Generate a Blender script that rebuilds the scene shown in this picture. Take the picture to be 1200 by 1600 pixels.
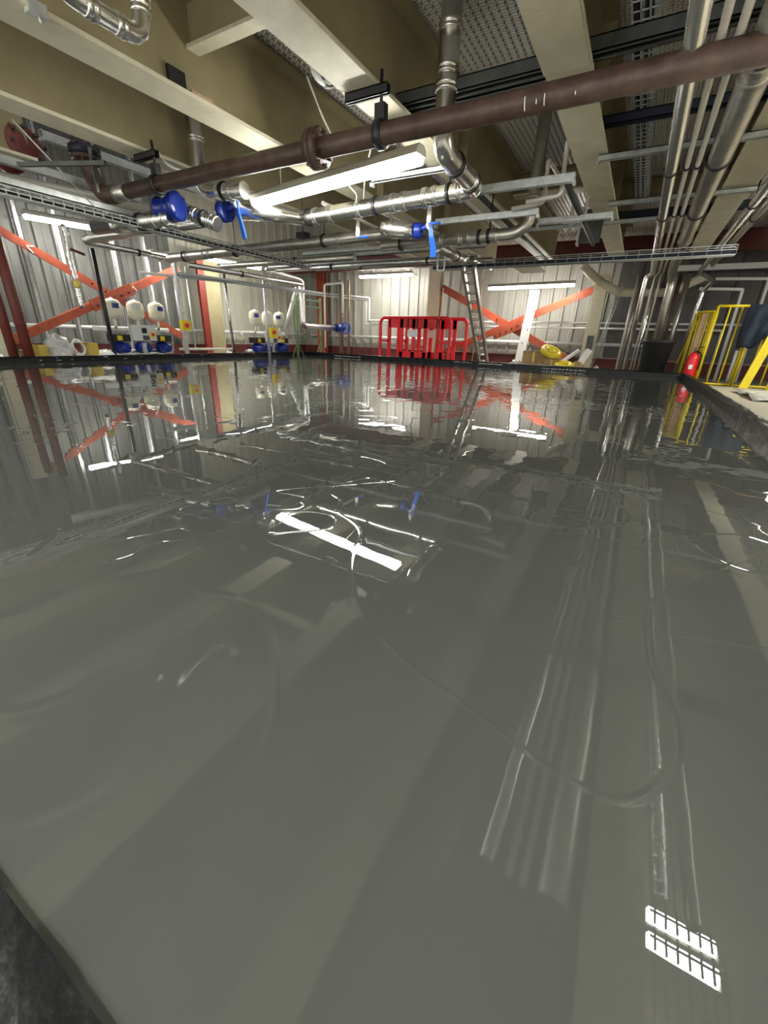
import bpy, math, random
from mathutils import Vector as V, Matrix

# ------------------------------------------------------------------ scene, camera, light
for o in list(bpy.data.objects):
    bpy.data.objects.remove(o, do_unlink=True)
SC = bpy.context.scene
COL = SC.collection
S = 0.5                      # one survey unit (the eye height above the liquid) is half a metre
random.seed(4)

cam_d = bpy.data.cameras.new('camera')
cam = bpy.data.objects.new('camera', cam_d)
COL.objects.link(cam)
cam_d.sensor_fit = 'HORIZONTAL'
cam_d.sensor_width = 36.0
cam_d.lens = 640.5 / 1200 * 36.0
cam_d.clip_start = 0.01
p_, r_, y_ = math.radians(23.08), math.radians(1.93), math.radians(29.3)
fw = V((-math.sin(y_) * math.cos(p_), math.cos(y_) * math.cos(p_), -math.sin(p_)))
rt0 = V((math.cos(y_), math.sin(y_), 0))
up0 = rt0.cross(fw)
rt = math.cos(r_) * rt0 + math.sin(r_) * up0
up = -math.sin(r_) * rt0 + math.cos(r_) * up0
cm = Matrix((rt, up, -fw)).transposed().to_4x4()
cm.translation = V((0, 0, S))
cam.matrix_world = cm
SC.camera = cam

SC.view_settings.view_transform = 'Standard'
SC.view_settings.look = 'None'
SC.view_settings.gamma = 1
SC.view_settings.use_curve_mapping = False
SC.view_settings.exposure = 1.55

wd = bpy.data.worlds.new('world')
SC.world = wd
wd.use_nodes = True
wd.node_tree.nodes['Background'].inputs[0].default_value = (0.93, 0.94, 0.90, 1)
wd.node_tree.nodes['Background'].inputs[1].default_value = 0.42
TUBE = 30.0                  # radiance of the fluorescent diffusers

# ------------------------------------------------------------------ materials
def mat(name, col, rough=0.5, metal=0.0, var=0.0, vscale=8.0, bump=0.0, bscale=40.0, col2=None, spec=0.5, stretch=None):
    m = bpy.data.materials.new(name)
    m.use_nodes = True
    nt = m.node_tree
    b = nt.nodes['Principled BSDF']
    b.inputs['Base Color'].default_value = (*col, 1)
    b.inputs['Roughness'].default_value = rough
    b.inputs['Metallic'].default_value = metal
    b.inputs['Specular IOR Level'].default_value = spec
    if var or bump:
        tc = nt.nodes.new('ShaderNodeTexCoord')
        mp = nt.nodes.new('ShaderNodeMapping')
        nt.links.new(tc.outputs['Object'], mp.inputs[0])
        if stretch:
            mp.inputs['Scale'].default_value = stretch
    if var:
        n = nt.nodes.new('ShaderNodeTexNoise')
        n.inputs['Scale'].default_value = vscale
        n.inputs['Detail'].default_value = 6
        n.inputs['Roughness'].default_value = 0.65
        nt.links.new(mp.outputs[0], n.inputs['Vector'])
        r = nt.nodes.new('ShaderNodeValToRGB')
        r.color_ramp.elements[0].position = 0.35
        r.color_ramp.elements[1].position = 0.65
        a = col2 or tuple(c * (1 - var) for c in col)
        r.color_ramp.elements[0].color = (*a, 1)
        r.color_ramp.elements[1].color = (*col, 1)
        nt.links.new(n.outputs[0], r.inputs[0])
        nt.links.new(r.outputs[0], b.inputs['Base Color'])
    if bump:
        n = nt.nodes.new('ShaderNodeTexNoise')
        n.inputs['Scale'].default_value = bscale
        n.inputs['Detail'].default_value = 4
        nt.links.new(mp.outputs[0], n.inputs['Vector'])
        bp = nt.nodes.new('ShaderNodeBump')
        bp.inputs['Strength'].default_value = bump
        bp.inputs['Distance'].default_value = 0.01
        nt.links.new(n.outputs[0], bp.inputs['Height'])
        nt.links.new(bp.outputs[0], b.inputs['Normal'])
    return m

def emis(name, col, strength):
    m = bpy.data.materials.new(name)
    m.use_nodes = True
    nt = m.node_tree
    b = nt.nodes['Principled BSDF']
    b.inputs['Base Color'].default_value = (0.8, 0.8, 0.8, 1)
    b.inputs['Emission Color'].default_value = (*col, 1)
    b.inputs['Emission Strength'].default_value = strength
    return m

M = dict(
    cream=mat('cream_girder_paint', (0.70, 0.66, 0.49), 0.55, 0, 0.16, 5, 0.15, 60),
    cream_web=mat('dark_girder_paint', (0.33, 0.28, 0.155), 0.65, 0, 0.2, 3, 0.15, 60),  # girder paint darkened to stand for shade and dirt on the webs
    deck=mat('galvanised_deck', (0.46, 0.45, 0.43), 0.38, 0.5, 0.2, 6),
    galv=mat('galvanised_steel', (0.66, 0.69, 0.69), 0.36, 0.45, 0.25, 18),
    steel=mat('stainless_pipe', (0.84, 0.83, 0.79), 0.27, 1.0, 0.12, 12, 0.02, 30),
    dsteel=mat('dull_stainless_pipe', (0.56, 0.54, 0.49), 0.36, 0.9, 0.25, 14),
    foil=mat('crumpled_foil', (0.85, 0.85, 0.84), 0.22, 1.0, 0, 8, 1.0, 28),
    copper=mat('pale_pipe', (0.64, 0.61, 0.55), 0.35, 0.25, 0.1, 10),
    brown=mat('brown_primer_pipe', (0.095, 0.056, 0.042), 0.5, 0.1, 0.55, 11, 0.1, 60),
    redox=mat('red_oxide_paint', (0.17, 0.035, 0.026), 0.55, 0, 0.3, 7),
    orange=mat('orange_primer', (0.42, 0.08, 0.035), 0.5, 0, 0.3, 6),
    darkred2=mat('red_column_paint', (0.22, 0.022, 0.012), 0.5, 0, 0.2, 5),
    darkred=mat('dark_red_steel', (0.13, 0.022, 0.018), 0.6, 0, 0.3, 5),
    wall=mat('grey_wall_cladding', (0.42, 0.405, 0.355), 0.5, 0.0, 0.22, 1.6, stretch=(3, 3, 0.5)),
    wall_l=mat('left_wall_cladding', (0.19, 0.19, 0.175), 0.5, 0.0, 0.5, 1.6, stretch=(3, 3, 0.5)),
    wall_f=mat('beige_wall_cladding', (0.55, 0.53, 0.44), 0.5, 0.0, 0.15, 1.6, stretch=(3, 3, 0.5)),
    rust=mat('rusty_brown_pipe', (0.23, 0.14, 0.09), 0.6, 0, 0.3, 9),
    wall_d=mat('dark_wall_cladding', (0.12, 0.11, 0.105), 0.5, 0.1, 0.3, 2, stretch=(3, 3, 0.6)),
    roof=mat('dark_roof', (0.16, 0.155, 0.14), 0.8),
    floor=mat('concrete_floor', (0.22, 0.21, 0.19), 0.8, 0, 0.3, 3),
    board=mat('beige_floor_boards', (0.50, 0.45, 0.34), 0.7, 0, 0.2, 3, stretch=(1, 8, 1)),
    memb=mat('black_membrane', (0.008, 0.009, 0.010), 0.40, 0, 0.45, 14, 0.5, 22, spec=0.25),
    black=mat('black_steel', (0.012, 0.012, 0.014), 0.45),
    navy=mat('navy_black_steel', (0.012, 0.016, 0.035), 0.5),
    chan=mat('dark_grey_channel', (0.11, 0.115, 0.11), 0.5, 0.6, 0.3, 10),
    blue=mat('blue_valve_enamel', (0.008, 0.03, 0.28), 0.3, 0, 0.25, 10),
    bluel=mat('bright_blue_lever', (0.015, 0.11, 0.60), 0.3),
    white=mat('white_plastic', (0.82, 0.83, 0.80), 0.4),
    vessel=mat('ivory_vessel', (0.80, 0.76, 0.60), 0.4, 0, 0.06, 4),
    panel=mat('pale_grey_enclosure', (0.66, 0.69, 0.65), 0.45),
    yellow=mat('yellow_paint', (0.86, 0.68, 0.02), 0.45, 0, 0.15, 9),
    red=mat('red_plastic', (0.90, 0.02, 0.035), 0.35, 0, 0.12, 5),
    green=mat('green_frame_paint', (0.13, 0.22, 0.10), 0.5),
    card=mat('cardboard', (0.50, 0.34, 0.16), 0.8, 0, 0.2, 6),
    film=mat('clear_polythene', (0.75, 0.76, 0.74), 0.25, 0, 0.4, 14, 0.9, 16),
    cloth=mat('navy_cloth', (0.02, 0.032, 0.055), 0.9, 0, 0.5, 6, 0.6, 12),
    timber=mat('pinkish_timber', (0.55, 0.36, 0.26), 0.7, 0, 0.25, 5, stretch=(6, 6, 0.6)),
    ladder=mat('aluminium', (0.66, 0.64, 0.57), 0.35, 0.7, 0.1, 8),
    housing=mat('lamp_housing', (0.50, 0.49, 0.44), 0.5, 0.2),
    tube=emis('lit_diffuser', (1.0, 0.985, 0.90), TUBE),
    chalk=mat('chalk', (0.85, 0.80, 0.70), 0.9),
    print=mat('white_print', (0.75, 0.78, 0.78), 0.5),
    amber=mat('amber_fitting', (0.65, 0.50, 0.10), 0.4, 0.3),
    bin=mat('dark_bin_plastic', (0.022, 0.022, 0.022), 0.6, 0, 0.3, 6),
)

def deck_mat():
    m = bpy.data.materials.new('embossed_deck')
    m.use_nodes = True
    nt = m.node_tree
    b = nt.nodes['Principled BSDF']
    b.inputs['Roughness'].default_value = 0.38
    b.inputs['Metallic'].default_value = 0.0
    tc = nt.nodes.new('ShaderNodeTexCoord')
    br = nt.nodes.new('ShaderNodeTexBrick')
    mp = nt.nodes.new('ShaderNodeMapping')
    mp.inputs['Rotation'].default_value = (0, 0, 0)
    nt.links.new(tc.outputs['Object'], mp.inputs[0])
    nt.links.new(mp.outputs[0], br.inputs['Vector'])
    br.inputs['Scale'].default_value = 1.0
    br.inputs['Brick Width'].default_value = 0.055
    br.inputs['Row Height'].default_value = 0.03
    br.inputs['Mortar Size'].default_value = 0.004
    br.inputs['Mortar Smooth'].default_value = 0.4
    br.inputs['Color1'].default_value = (0.93, 0.91, 0.87, 1)
    br.inputs['Color2'].default_value = (0.84, 0.82, 0.78, 1)
    br.inputs['Mortar'].default_value = (0.34, 0.32, 0.29, 1)
    nt.links.new(br.outputs['Color'], b.inputs['Base Color'])
    bp = nt.nodes.new('ShaderNodeBump')
    bp.inputs['Strength'].default_value = 0.9
    bp.inputs['Distance'].default_value = 0.01
    bp.invert = True
    nt.links.new(br.outputs['Fac'], bp.inputs['Height'])
    nt.links.new(bp.outputs[0], b.inputs['Normal'])
    return m
M['deck_emb'] = deck_mat()

def liquid_mat():
    m = bpy.data.materials.new('grey_liquid')
    m.use_nodes = True
    nt = m.node_tree
    b = nt.nodes['Principled BSDF']
    b.inputs['Base Color'].default_value = (0.062, 0.066, 0.062, 1)
    b.inputs['Roughness'].default_value = 0.0
    b.inputs['IOR'].default_value = 1.6
    tc = nt.nodes.new('ShaderNodeTexCoord')
    def noise(scale, detail, rot=0.0, st=(1, 1, 1), dist=0.0):
        mp = nt.nodes.new('ShaderNodeMapping')
        mp.inputs['Rotation'].default_value = (0, 0, rot)
        mp.inputs['Scale'].default_value = st
        nt.links.new(tc.outputs['Object'], mp.inputs[0])
        n = nt.nodes.new('ShaderNodeTexNoise')
        n.inputs['Scale'].default_value = scale
        n.inputs['Detail'].default_value = detail
        n.inputs['Roughness'].default_value = 0.45
        n.inputs['Distortion'].default_value = dist
        nt.links.new(mp.outputs[0], n.inputs['Vector'])
        return n.outputs[0]
    def mul(a, k):
        n = nt.nodes.new('ShaderNodeMath')
        n.operation = 'MULTIPLY'
        nt.links.new(a, n.inputs[0])
        if isinstance(k, float):
            n.inputs[1].default_value = k
        else:
            nt.links.new(k, n.inputs[1])
        return n.outputs[0]
    def add(a, c):
        n = nt.nodes.new('ShaderNodeMath')
        n.operation = 'ADD'
        nt.links.new(a, n.inputs[0])
        nt.links.new(c, n.inputs[1])
        return n.outputs[0]
    def ridge2(a, pos, w):
        # thin raised lap mark in the coat where the noise crosses a value
        n = nt.nodes.new('ShaderNodeMath')
        n.operation = 'SUBTRACT'
        nt.links.new(a, n.inputs[0])
        n.inputs[1].default_value = pos
        k = nt.nodes.new('ShaderNodeMath')
        k.operation = 'ABSOLUTE'
        nt.links.new(n.outputs[0], k.inputs[0])
        r = nt.nodes.new('ShaderNodeMapRange')
        r.interpolation_type = 'SMOOTHSTEP'
        r.inputs['From Min'].default_value = 0.0
        r.inputs['From Max'].default_value = w
        r.inputs['To Min'].default_value = 1.0
        r.inputs['To Max'].default_value = 0.0
        nt.links.new(k.outputs[0], r.inputs['Value'])
        return r.outputs[0]
    big = noise(0.9, 1.0)
    mid = noise(3.2, 2.0, 0.4, (1, 1, 1), 0.3)
    fine = noise(9.0, 1.5)
    # the swell grows toward the far end of the tray
    sp = nt.nodes.new('ShaderNodeSeparateXYZ')
    nt.links.new(tc.outputs['Object'], sp.inputs[0])
    mr = nt.nodes.new('ShaderNodeMapRange')
    mr.inputs['From Min'].default_value = 1.0
    mr.inputs['From Max'].default_value = 8.5
    mr.inputs['To Min'].default_value = 0.10
    mr.inputs['To Max'].default_value = 1.0
    nt.links.new(sp.outputs[1], mr.inputs['Value'])
    h = add(add(mul(mul(mid, 0.0062), mr.outputs[0]), mul(big, 0.0008)), mul(mul(fine, 0.0016), mr.outputs[0]))
    lap = mul(ridge2(noise(0.8, 2.5, 1.1, (1, 1, 1), 0.6), 0.52, 0.006), 0.0005)
    lap2 = mul(ridge2(noise(1.3, 2.5, 2.2, (1, 1, 1), 0.8), 0.40, 0.006), 0.0004)
    h = add(h, add(lap, lap2))
    bp = nt.nodes.new('ShaderNodeBump')
    bp.inputs['Strength'].default_value = 1.0
    bp.inputs['Distance'].default_value = 1.0
    nt.links.new(h, bp.inputs['Height'])
    nt.links.new(bp.outputs[0], b.inputs['Normal'])
    return m
M['liquid'] = liquid_mat()

# ------------------------------------------------------------------ mesh helpers (all coordinates in survey units)
def smooth_path(pts, rad=0.0, seg=6):
    pts = [V(p) for p in pts]
    if rad <= 0 or len(pts) < 3:
        return pts
    out = [pts[0]]
    for i in range(1, len(pts) - 1):
        a, b, c = pts[i - 1], pts[i], pts[i + 1]
        u, w = (a - b), (c - b)
        r = min(rad, u.length * 0.49, w.length * 0.49)
        u.normalize(); w.normalize()
        s, e = b + u * r, b + w * r
        for k in range(seg + 1):
            t = k / seg
            out.append((1 - t) ** 2 * s + 2 * t * (1 - t) * b + t * t * e)
    out.append(pts[-1])
    return out

class MB:
    def __init__(self):
        self.v, self.f = [], []
        self.smooth = []
    def add(self, vs, fs, smooth=False):
        n = len(self.v)
        self.v += [V(p) for p in vs]
        self.f += [tuple(i + n for i in f) for f in fs]
        self.smooth += [smooth] * len(fs)
        return self
    def box(self, x0, x1, y0, y1, z0, z1):
        vs = [(x, y, z) for z in (z0, z1) for y in (y0, y1) for x in (x0, x1)]
        return self.add(vs, [(0, 2, 3, 1), (4, 5, 7, 6), (0, 1, 5, 4), (2, 6, 7, 3), (0, 4, 6, 2), (1, 3, 7, 5)])
    def bar(self, a, b, w, h, upv=(0, 0, 1)):
        a, b = V(a), V(b)
        d = (b - a).normalized()
        s = d.cross(V(upv))
        if s.length < 1e-4:
            s = d.cross(V((1, 0, 0)))
        s.normalize()
        t = s.cross(d)
        vs = []
        for p in (a, b):
            for i, j in ((-1, -1), (1, -1), (1, 1), (-1, 1)):
                vs.append(p + s * (w / 2 * i) + t * (h / 2 * j))
        return self.add(vs, [(0, 1, 2, 3), (7, 6, 5, 4), (0, 4, 5, 1), (1, 5, 6, 2), (2, 6, 7, 3), (3, 7, 4, 0)])
    def channel(self, a, b, w, h, t=0.012, upv=(0, 0, 1)):
        # open strut: back, two sides and turned lips
        a, b = V(a), V(b)
        d = (b - a).normalized()
        if abs(d.z) > 0.99: upv = (1, 0, 0)
        s = d.cross(V(upv)).normalized()
        n = s.cross(d)
        o = n * (h / 2 - t / 2)
        self.bar(a + o, b + o, w, t, upv)
        for k in (-1, 1):
            q = s * (k * (w / 2 - t / 2))
            self.bar(a + q, b + q, t, h, upv)
            q = s * (k * (w / 2 - w * 0.13)) - o
            self.bar(a + q, b + q, w * 0.26, t, upv)
        return self
    def tube(self, pts, r, n=12, bend=0.0, cap=True, rfun=None, seg=6):
        P = smooth_path(pts, bend, seg)
        vs, fs = [], []
        prev = None
        for i, p in enumerate(P):
            if i == 0: d = P[1] - P[0]
            elif i == len(P) - 1: d = P[-1] - P[-2]
            else: d = (P[i + 1] - P[i]).normalized() + (P[i] - P[i - 1]).normalized()
            d.normalize()
            if prev is None:
                s = d.cross(V((0, 0, 1)))
                if s.length < 1e-3: s = d.cross(V((1, 0, 0)))
            else:
                s = prev - d * prev.dot(d)
            s.normalize(); prev = s
            t = d.cross(s)
            rr = rfun(i) if rfun else r
            for k in range(n):
                a = 2 * math.pi * k / n
                vs.append(p + (s * math.cos(a) + t * math.sin(a)) * rr)
        for i in range(len(P) - 1):
            for k in range(n):
                a, b = i * n + k, i * n + (k + 1) % n
                fs.append((a, b, b + n, a + n))
        self.add(vs, fs, True)
        if cap:
            m = len(self.v) - len(vs)
            self.f.append(tuple(m + k for k in range(n))[::-1]); self.smooth.append(False)
            m += (len(P) - 1) * n
            self.f.append(tuple(m + k for k in range(n))); self.smooth.append(False)
        return self
    def lathe(self, prof, c, axis=(0, 0, 1), n=20):
        # prof: list of (radius, height along axis)
        c, ax = V(c), V(axis).normalized()
        s = ax.cross(V((0, 0, 1)))
        if s.length < 1e-3: s = ax.cross(V((1, 0, 0)))
        s.normalize(); t = ax.cross(s)
        vs, fs = [], []
        for r, h in prof:
            for k in range(n):
                a = 2 * math.pi * k / n
                vs.append(c + ax * h + (s * math.cos(a) + t * math.sin(a)) * max(r, 1e-4))
        for i in range(len(prof) - 1):
            for k in range(n):
                a, b = i * n + k, i * n + (k + 1) % n
                fs.append((a, b, b + n, a + n))
        self.add(vs, fs, True)
        m = len(self.v) - len(vs)
        self.f.append(tuple(m + k for k in range(n))[::-1]); self.smooth.append(False)
        m += (len(prof) - 1) * n
        self.f.append(tuple(m + k for k in range(n))); self.smooth.append(False)
        return self
    def torus(self, c, axis, R, r, n=20, m=8):
        ax = V(axis).normalized()
        s = ax.cross(V((0, 0, 1)))
        if s.length < 1e-3: s = ax.cross(V((1, 0, 0)))
        s.normalize(); t = ax.cross(s)
        vs, fs = [], []
        for i in range(n):
            a = 2 * math.pi * i / n
            e = s * math.cos(a) + t * math.sin(a)
            for j in range(m):
                b = 2 * math.pi * j / m
                vs.append(V(c) + e * (R + r * math.cos(b)) + ax * (r * math.sin(b)))
        for i in range(n):
            for j in range(m):
                fs.append((i * m + j, ((i + 1) % n) * m + j, ((i + 1) % n) * m + (j + 1) % m, i * m + (j + 1) % m))
        return self.add(vs, fs, True)
    def prism(self, outline, axis, depth):
        # outline: 3-D points, extruded along axis by depth
        n = len(outline)
        d = V(axis).normalized() * depth
        vs = [V(p) for p in outline] + [V(p) + d for p in outline]
        fs = [tuple(range(n))[::-1], tuple(range(n, 2 * n))]
        fs += [(i, (i + 1) % n, n + (i + 1) % n, n + i) for i in range(n)]
        return self.add(vs, fs)
    def build(self, name, m, parent=None, origin=None, **props):
        if parent is not None:
            org = V(parent['_o'])
        elif origin is not None:
            org = V(origin)
        else:
            xs = [p.x for p in self.v]; ys = [p.y for p in self.v]; zs = [p.z for p in self.v]
            org = V(((min(xs) + max(xs)) / 2, (min(ys) + max(ys)) / 2, min(zs)))
        me = bpy.data.meshes.new(name)
        me.from_pydata([tuple((p - org) * S) for p in self.v], [], self.f)
        me.polygons.foreach_set('use_smooth', self.smooth)
        me.materials.append(M[m] if isinstance(m, str) else m)
        me.update()
        o = bpy.data.objects.new(name, me)
        COL.objects.link(o)
        if parent is not None:
            top = parent
            o.parent = parent
            if parent.type != 'EMPTY':
                o.location = (0, 0, 0)
            o['_o'] = tuple(org)
        else:
            o.location = org * S
            o['_o'] = tuple(org)
        for k, v in props.items():
            o[k] = v
        return o

def thing(name, label, cat, loc, group=None):
    o = bpy.data.objects.new(name, None)
    COL.objects.link(o)
    o.empty_display_size = 0.05
    o.location = V(loc) * S
    o['_o'] = tuple(loc)
    o['label'] = label
    o['category'] = cat
    if group: o['group'] = group
    return o

def tag(o, label, cat, group=None, kind=None):
    o['label'] = label
    o['category'] = cat
    if group: o['group'] = group
    if kind: o['kind'] = kind
    return o

def struct(o):
    o['kind'] = 'structure'
    return o

def copy_tree(o, dx, label=None, parent=None):
    c = o.copy()
    COL.objects.link(c)
    if parent is None:
        c.location = o.location + V(dx) * S
        if label: c['label'] = label
    else:
        c.parent = parent
    for ch in o.children:
        copy_tree(ch, dx, None, c)
    return c

def lerp(a, b, t):
    return V(a) * (1 - t) + V(b) * t

def ring_on(parent, a, b, t, r, w=0.05, k=1.14, m='steel', name='coupling'):
    c = lerp(a, b, t)
    d = (V(b) - V(a)).normalized()
    return MB().lathe([(r, -w), (r * k, -w * 0.8), (r * k, -w * 0.25), (r * 1.03, -w * 0.1), (r * 1.03, w * 0.1),
                       (r * k, w * 0.25), (r * k, w * 0.8), (r, w)], c, d, 18).build(name, m, parent)

def clamp_on(parent, a, b, t, r, top=None, m='black', rod='black'):
    c = lerp(a, b, t)
    d = (V(b) - V(a)).normalized()
    o = MB().lathe([(r, -0.03), (r * 1.1 + 0.012, -0.03), (r * 1.1 + 0.012, 0.03), (r, 0.03)], c, d, 18).build('pipe_clamp', m, parent)
    if top is not None:
        MB().tube([c + V((0, 0, r)), V((c.x, c.y, top))], 0.014, 6).build('threaded_rod', rod, parent)
    return o

def pipe(name, label, cat, pts, r, m='steel', bend=0.0, rings=(), clamps=(), group=None, n=14, rm=None, flanges=()):
    t = thing(name, label, cat, pts[0], group)
    MB().tube(pts, r, n, bend).build('tube', m, t)
    for (i, u) in rings:
        ring_on(t, pts[i], pts[i + 1], u, r, m=rm or m)
    for (i, u, top) in clamps:
        clamp_on(t, pts[i], pts[i + 1], u, r, top)
    for (i, u, k) in flanges:
        c = lerp(pts[i], pts[i + 1], u); d = V(pts[i + 1]) - V(pts[i])
        MB().lathe([(r * 0.98, -0.05), (r * k, -0.05), (r * k, -0.006), (r * 0.98, -0.006), (r * 0.98, 0.006),
                    (r * k, 0.006), (r * k, 0.05), (r * 0.98, 0.05)], c, d, 22).build('flange', m, t)
    return t

# ------------------------------------------------------------------ structure
def corrugated(name, a, b, z0, z1, m, pitch=0.6, depth=0.09, rib=0.16, nrm=(0, -1, 0)):
    a, b = V(a), V(b)
    L = (b - a).length
    d = (b - a).normalized()
    n = V(nrm)
    prof = []
    s = 0.0
    while s < L:
        prof += [(s, 0), (s + pitch * 0.45, 0), (s + pitch * 0.455, 0.012), (s + pitch * 0.47, 0.012), (s + pitch * 0.475, 0),
                 (s + pitch - rib, 0), (s + pitch - rib + 0.03, depth), (s + pitch - 0.03, depth)]
        s += pitch
    prof.append((L, 0))
    prof = [p for p in prof if p[0] <= L]
    vs, fs = [], []
    for s, h in prof:
        q = a + d * s + n * h
        vs += [(q.x, q.y, z0), (q.x, q.y, z1)]
    for i in range(len(prof) - 1):
        fs.append((2 * i, 2 * i + 2, 2 * i + 3, 2 * i + 1))
    mb = MB().add(vs, fs)
    k = -n * 0.15
    mb.add([a + k + V((0, 0, z0)), b + k + V((0, 0, z0)), b + k + V((0, 0, z1)), a + k + V((0, 0, z1))], [(0, 1, 2, 3)])
    return struct(mb.build(name, m))

FZ = -0.2
struct(MB().box(-20.9, 9, -6, 24.6, FZ - 0.3, FZ).build('floor', 'floor'))
struct(MB().box(1.9, 8.5, -4, 18.2, FZ, FZ + 0.03).build('trim_1', 'board'))
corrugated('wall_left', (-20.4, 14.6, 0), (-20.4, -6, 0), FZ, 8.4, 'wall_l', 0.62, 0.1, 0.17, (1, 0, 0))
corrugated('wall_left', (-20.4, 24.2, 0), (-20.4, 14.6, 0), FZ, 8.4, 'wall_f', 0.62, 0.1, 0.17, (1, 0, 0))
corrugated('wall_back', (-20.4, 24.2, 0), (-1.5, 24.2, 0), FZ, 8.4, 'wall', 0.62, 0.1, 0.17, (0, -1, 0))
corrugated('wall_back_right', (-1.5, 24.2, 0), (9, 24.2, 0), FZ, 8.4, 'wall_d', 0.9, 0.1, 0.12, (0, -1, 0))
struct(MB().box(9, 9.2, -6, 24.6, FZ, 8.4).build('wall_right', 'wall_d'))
# roof over the open strip by the left wall, metal deck over the girders
struct(MB().box(-20.9, -8.9, -6, 24.6, 8.4, 8.5).build('roof', 'roof'))
def deck():
    vs, fs = [], []
    x = -8.9
    prof = []
    while x < 9:
        prof += [(x, 5.12), (x + 0.035, 5.12), (x + 0.055, 5.085), (x + 0.09, 5.085)]
        x += 0.11
    for (x, z) in prof:
        vs += [(x, -6, z), (x, 24.4, z)]
    for i in range(len(prof) - 1):
        fs.append((2 * i, 2 * i + 1, 2 * i + 3, 2 * i + 2))
    mb = MB().add(vs, fs)
    mb.box(-8.9, 9, -6, 24.4, 5.3, 5.4)
    return struct(mb.build('ceiling', 'deck_emb'))
deck()
struct(MB().box(-20.2, 9, 24.02, 24.08, FZ, 0.36).build('baseboard_back', 'darkred'))
struct(MB().box(-20.28, -20.2, -6, 24.0, FZ, 0.36).build('baseboard_left', 'darkred'))

# ------------------------------------------------------------------ flooded tray: grey liquid and its black upstands
X0, X1, Y0, Y1, KH = -15.1, 1.52, 0.02, 18.1, 0.174
w = MB().add([(X0, Y0, 0), (X1, Y0, 0), (X1, Y1, 0), (X0, Y1, 0)], [(0, 1, 2, 3)])
w = w.build('grey_liquid', 'liquid', origin=(0, 0, 0))
tag(w, 'wide sheet of glossy wet grey liquid filling the black-edged tray', 'liquid', kind='stuff')

def kerb(label, a, b, wd, h=KH, marks=(), j=0.008, stroke=1):
    a, b = V(a), V(b)
    d = (b - a); L = d.length; d.normalize()
    s = V((-d.y, d.x, 0))
    N = max(8, int(L / 0.15))
    rnd = random.Random(label)
    prof = [(0, -0.02 + FZ), (0.0, h * 0.8), (0.012, h * 0.97), (wd * 0.3, h), (wd * 0.7, h), (wd - 0.012, h * 0.95), (wd, h * 0.7), (wd, FZ)]
    vs, fs = [], []
    for i in range(N + 1):
        q = a + d * (L * i / N)
        for (u, z) in prof:
            vs.append(q + s * (u + rnd.uniform(-j, j)) + V((0, 0, z + (rnd.uniform(-j, j) * 0.8 if z > 0 else 0))))
    n = len(prof)
    for i in range(N):
        for k in range(n - 1):
            fs.append((i * n + k, (i + 1) * n + k, (i + 1) * n + k + 1, i * n + k + 1))
    fs.append(tuple(range(n))); fs.append(tuple(N * n + k for k in range(n))[::-1])
    o = MB().add(vs, fs).build('tray_kerb', 'memb', origin=tuple(a))
    tag(o, label, 'kerb', 'black membrane kerbs around the tray')
    if marks:
        mk = MB()
        for (u0, u1, cnt, zz) in marks:
            for k in range(cnt):
                u = u0 + (u1 - u0) * (k + rnd.random() * 0.5) / cnt
                q = a + d * u + s * 0.014
                ww = rnd.uniform(0.015, 0.05) * rnd.uniform(1, stroke); z0 = zz + rnd.uniform(-0.008, 0.008); hh = rnd.uniform(0.02, 0.035) / stroke ** 0.6
                mk.bar(q + V((0, 0, z0)), q + d * ww + V((0, 0, z0)), 0.004, hh)
        mk.build('printed_mark', 'print', o, label='white printed lettering and smears')
    return o
kerb('long black membrane kerb along the back of the tray', (X1 + 0.12, Y1, 0), (X0 - 0.12, Y1, 0), -0.12,
     marks=((6.4, 7.4, 26, 0.10), (7.7, 8.6, 10, 0.11), (3.2, 4.8, 26, 0.06), (13.4, 15.0, 26, 0.06)))
kerb('black membrane kerb below the left wall and booster pumps', (X0, Y1, 0), (X0, Y0 - 0.12, 0), -0.12,
     marks=((3.0, 12.8, 7, 0.12), (9.5, 12.5, 6, 0.06)), stroke=7)
kerb('black membrane kerb running away beside the beige boards on the right', (X1, Y0 - 0.12, 0), (X1, Y1, 0), -0.12)
nk = kerb('nearest black membrane kerb, at the bottom left corner', (X0 - 0.12, Y0, 0), (X1 + 0.12, Y0, 0), -0.14, h=0.02, j=0.003)

rb = random.Random(6)
MB().tube([(-1.2 + 0.02 * i, Y0 + 0.004 + rb.uniform(-0.0015, 0.0025), 0.004) for i in range(60)], 0.002, 5,
          rfun=lambda i: 0.0012 + 0.0022 * rb.random()).build('wet_highlight', 'print', nk, label='bright wet highlight along the kerb, made as a pale strip')  # highlight on the wet edge, built as a thin pale tube
# ------------------------------------------------------------------ girders
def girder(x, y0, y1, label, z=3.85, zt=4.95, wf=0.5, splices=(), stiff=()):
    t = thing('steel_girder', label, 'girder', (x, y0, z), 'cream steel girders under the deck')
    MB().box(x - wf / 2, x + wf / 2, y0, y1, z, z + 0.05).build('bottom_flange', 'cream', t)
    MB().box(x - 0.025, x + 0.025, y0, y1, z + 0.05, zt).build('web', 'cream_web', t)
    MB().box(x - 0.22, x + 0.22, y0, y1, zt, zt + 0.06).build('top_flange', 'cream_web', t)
    for y in stiff:
        for k in (-1, 1):
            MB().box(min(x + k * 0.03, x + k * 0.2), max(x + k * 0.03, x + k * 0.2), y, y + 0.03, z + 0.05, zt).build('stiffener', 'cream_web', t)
    for y in splices:
        o = MB().box(x - wf / 2 + 0.005, x + wf / 2 - 0.005, -5, y + 1.5, z - 0.03, z).build('splice_plate', 'cream', t)
    return t
girder(-8.46, -5, 19.8, 'cream girder furthest left, open wall beyond it')
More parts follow.
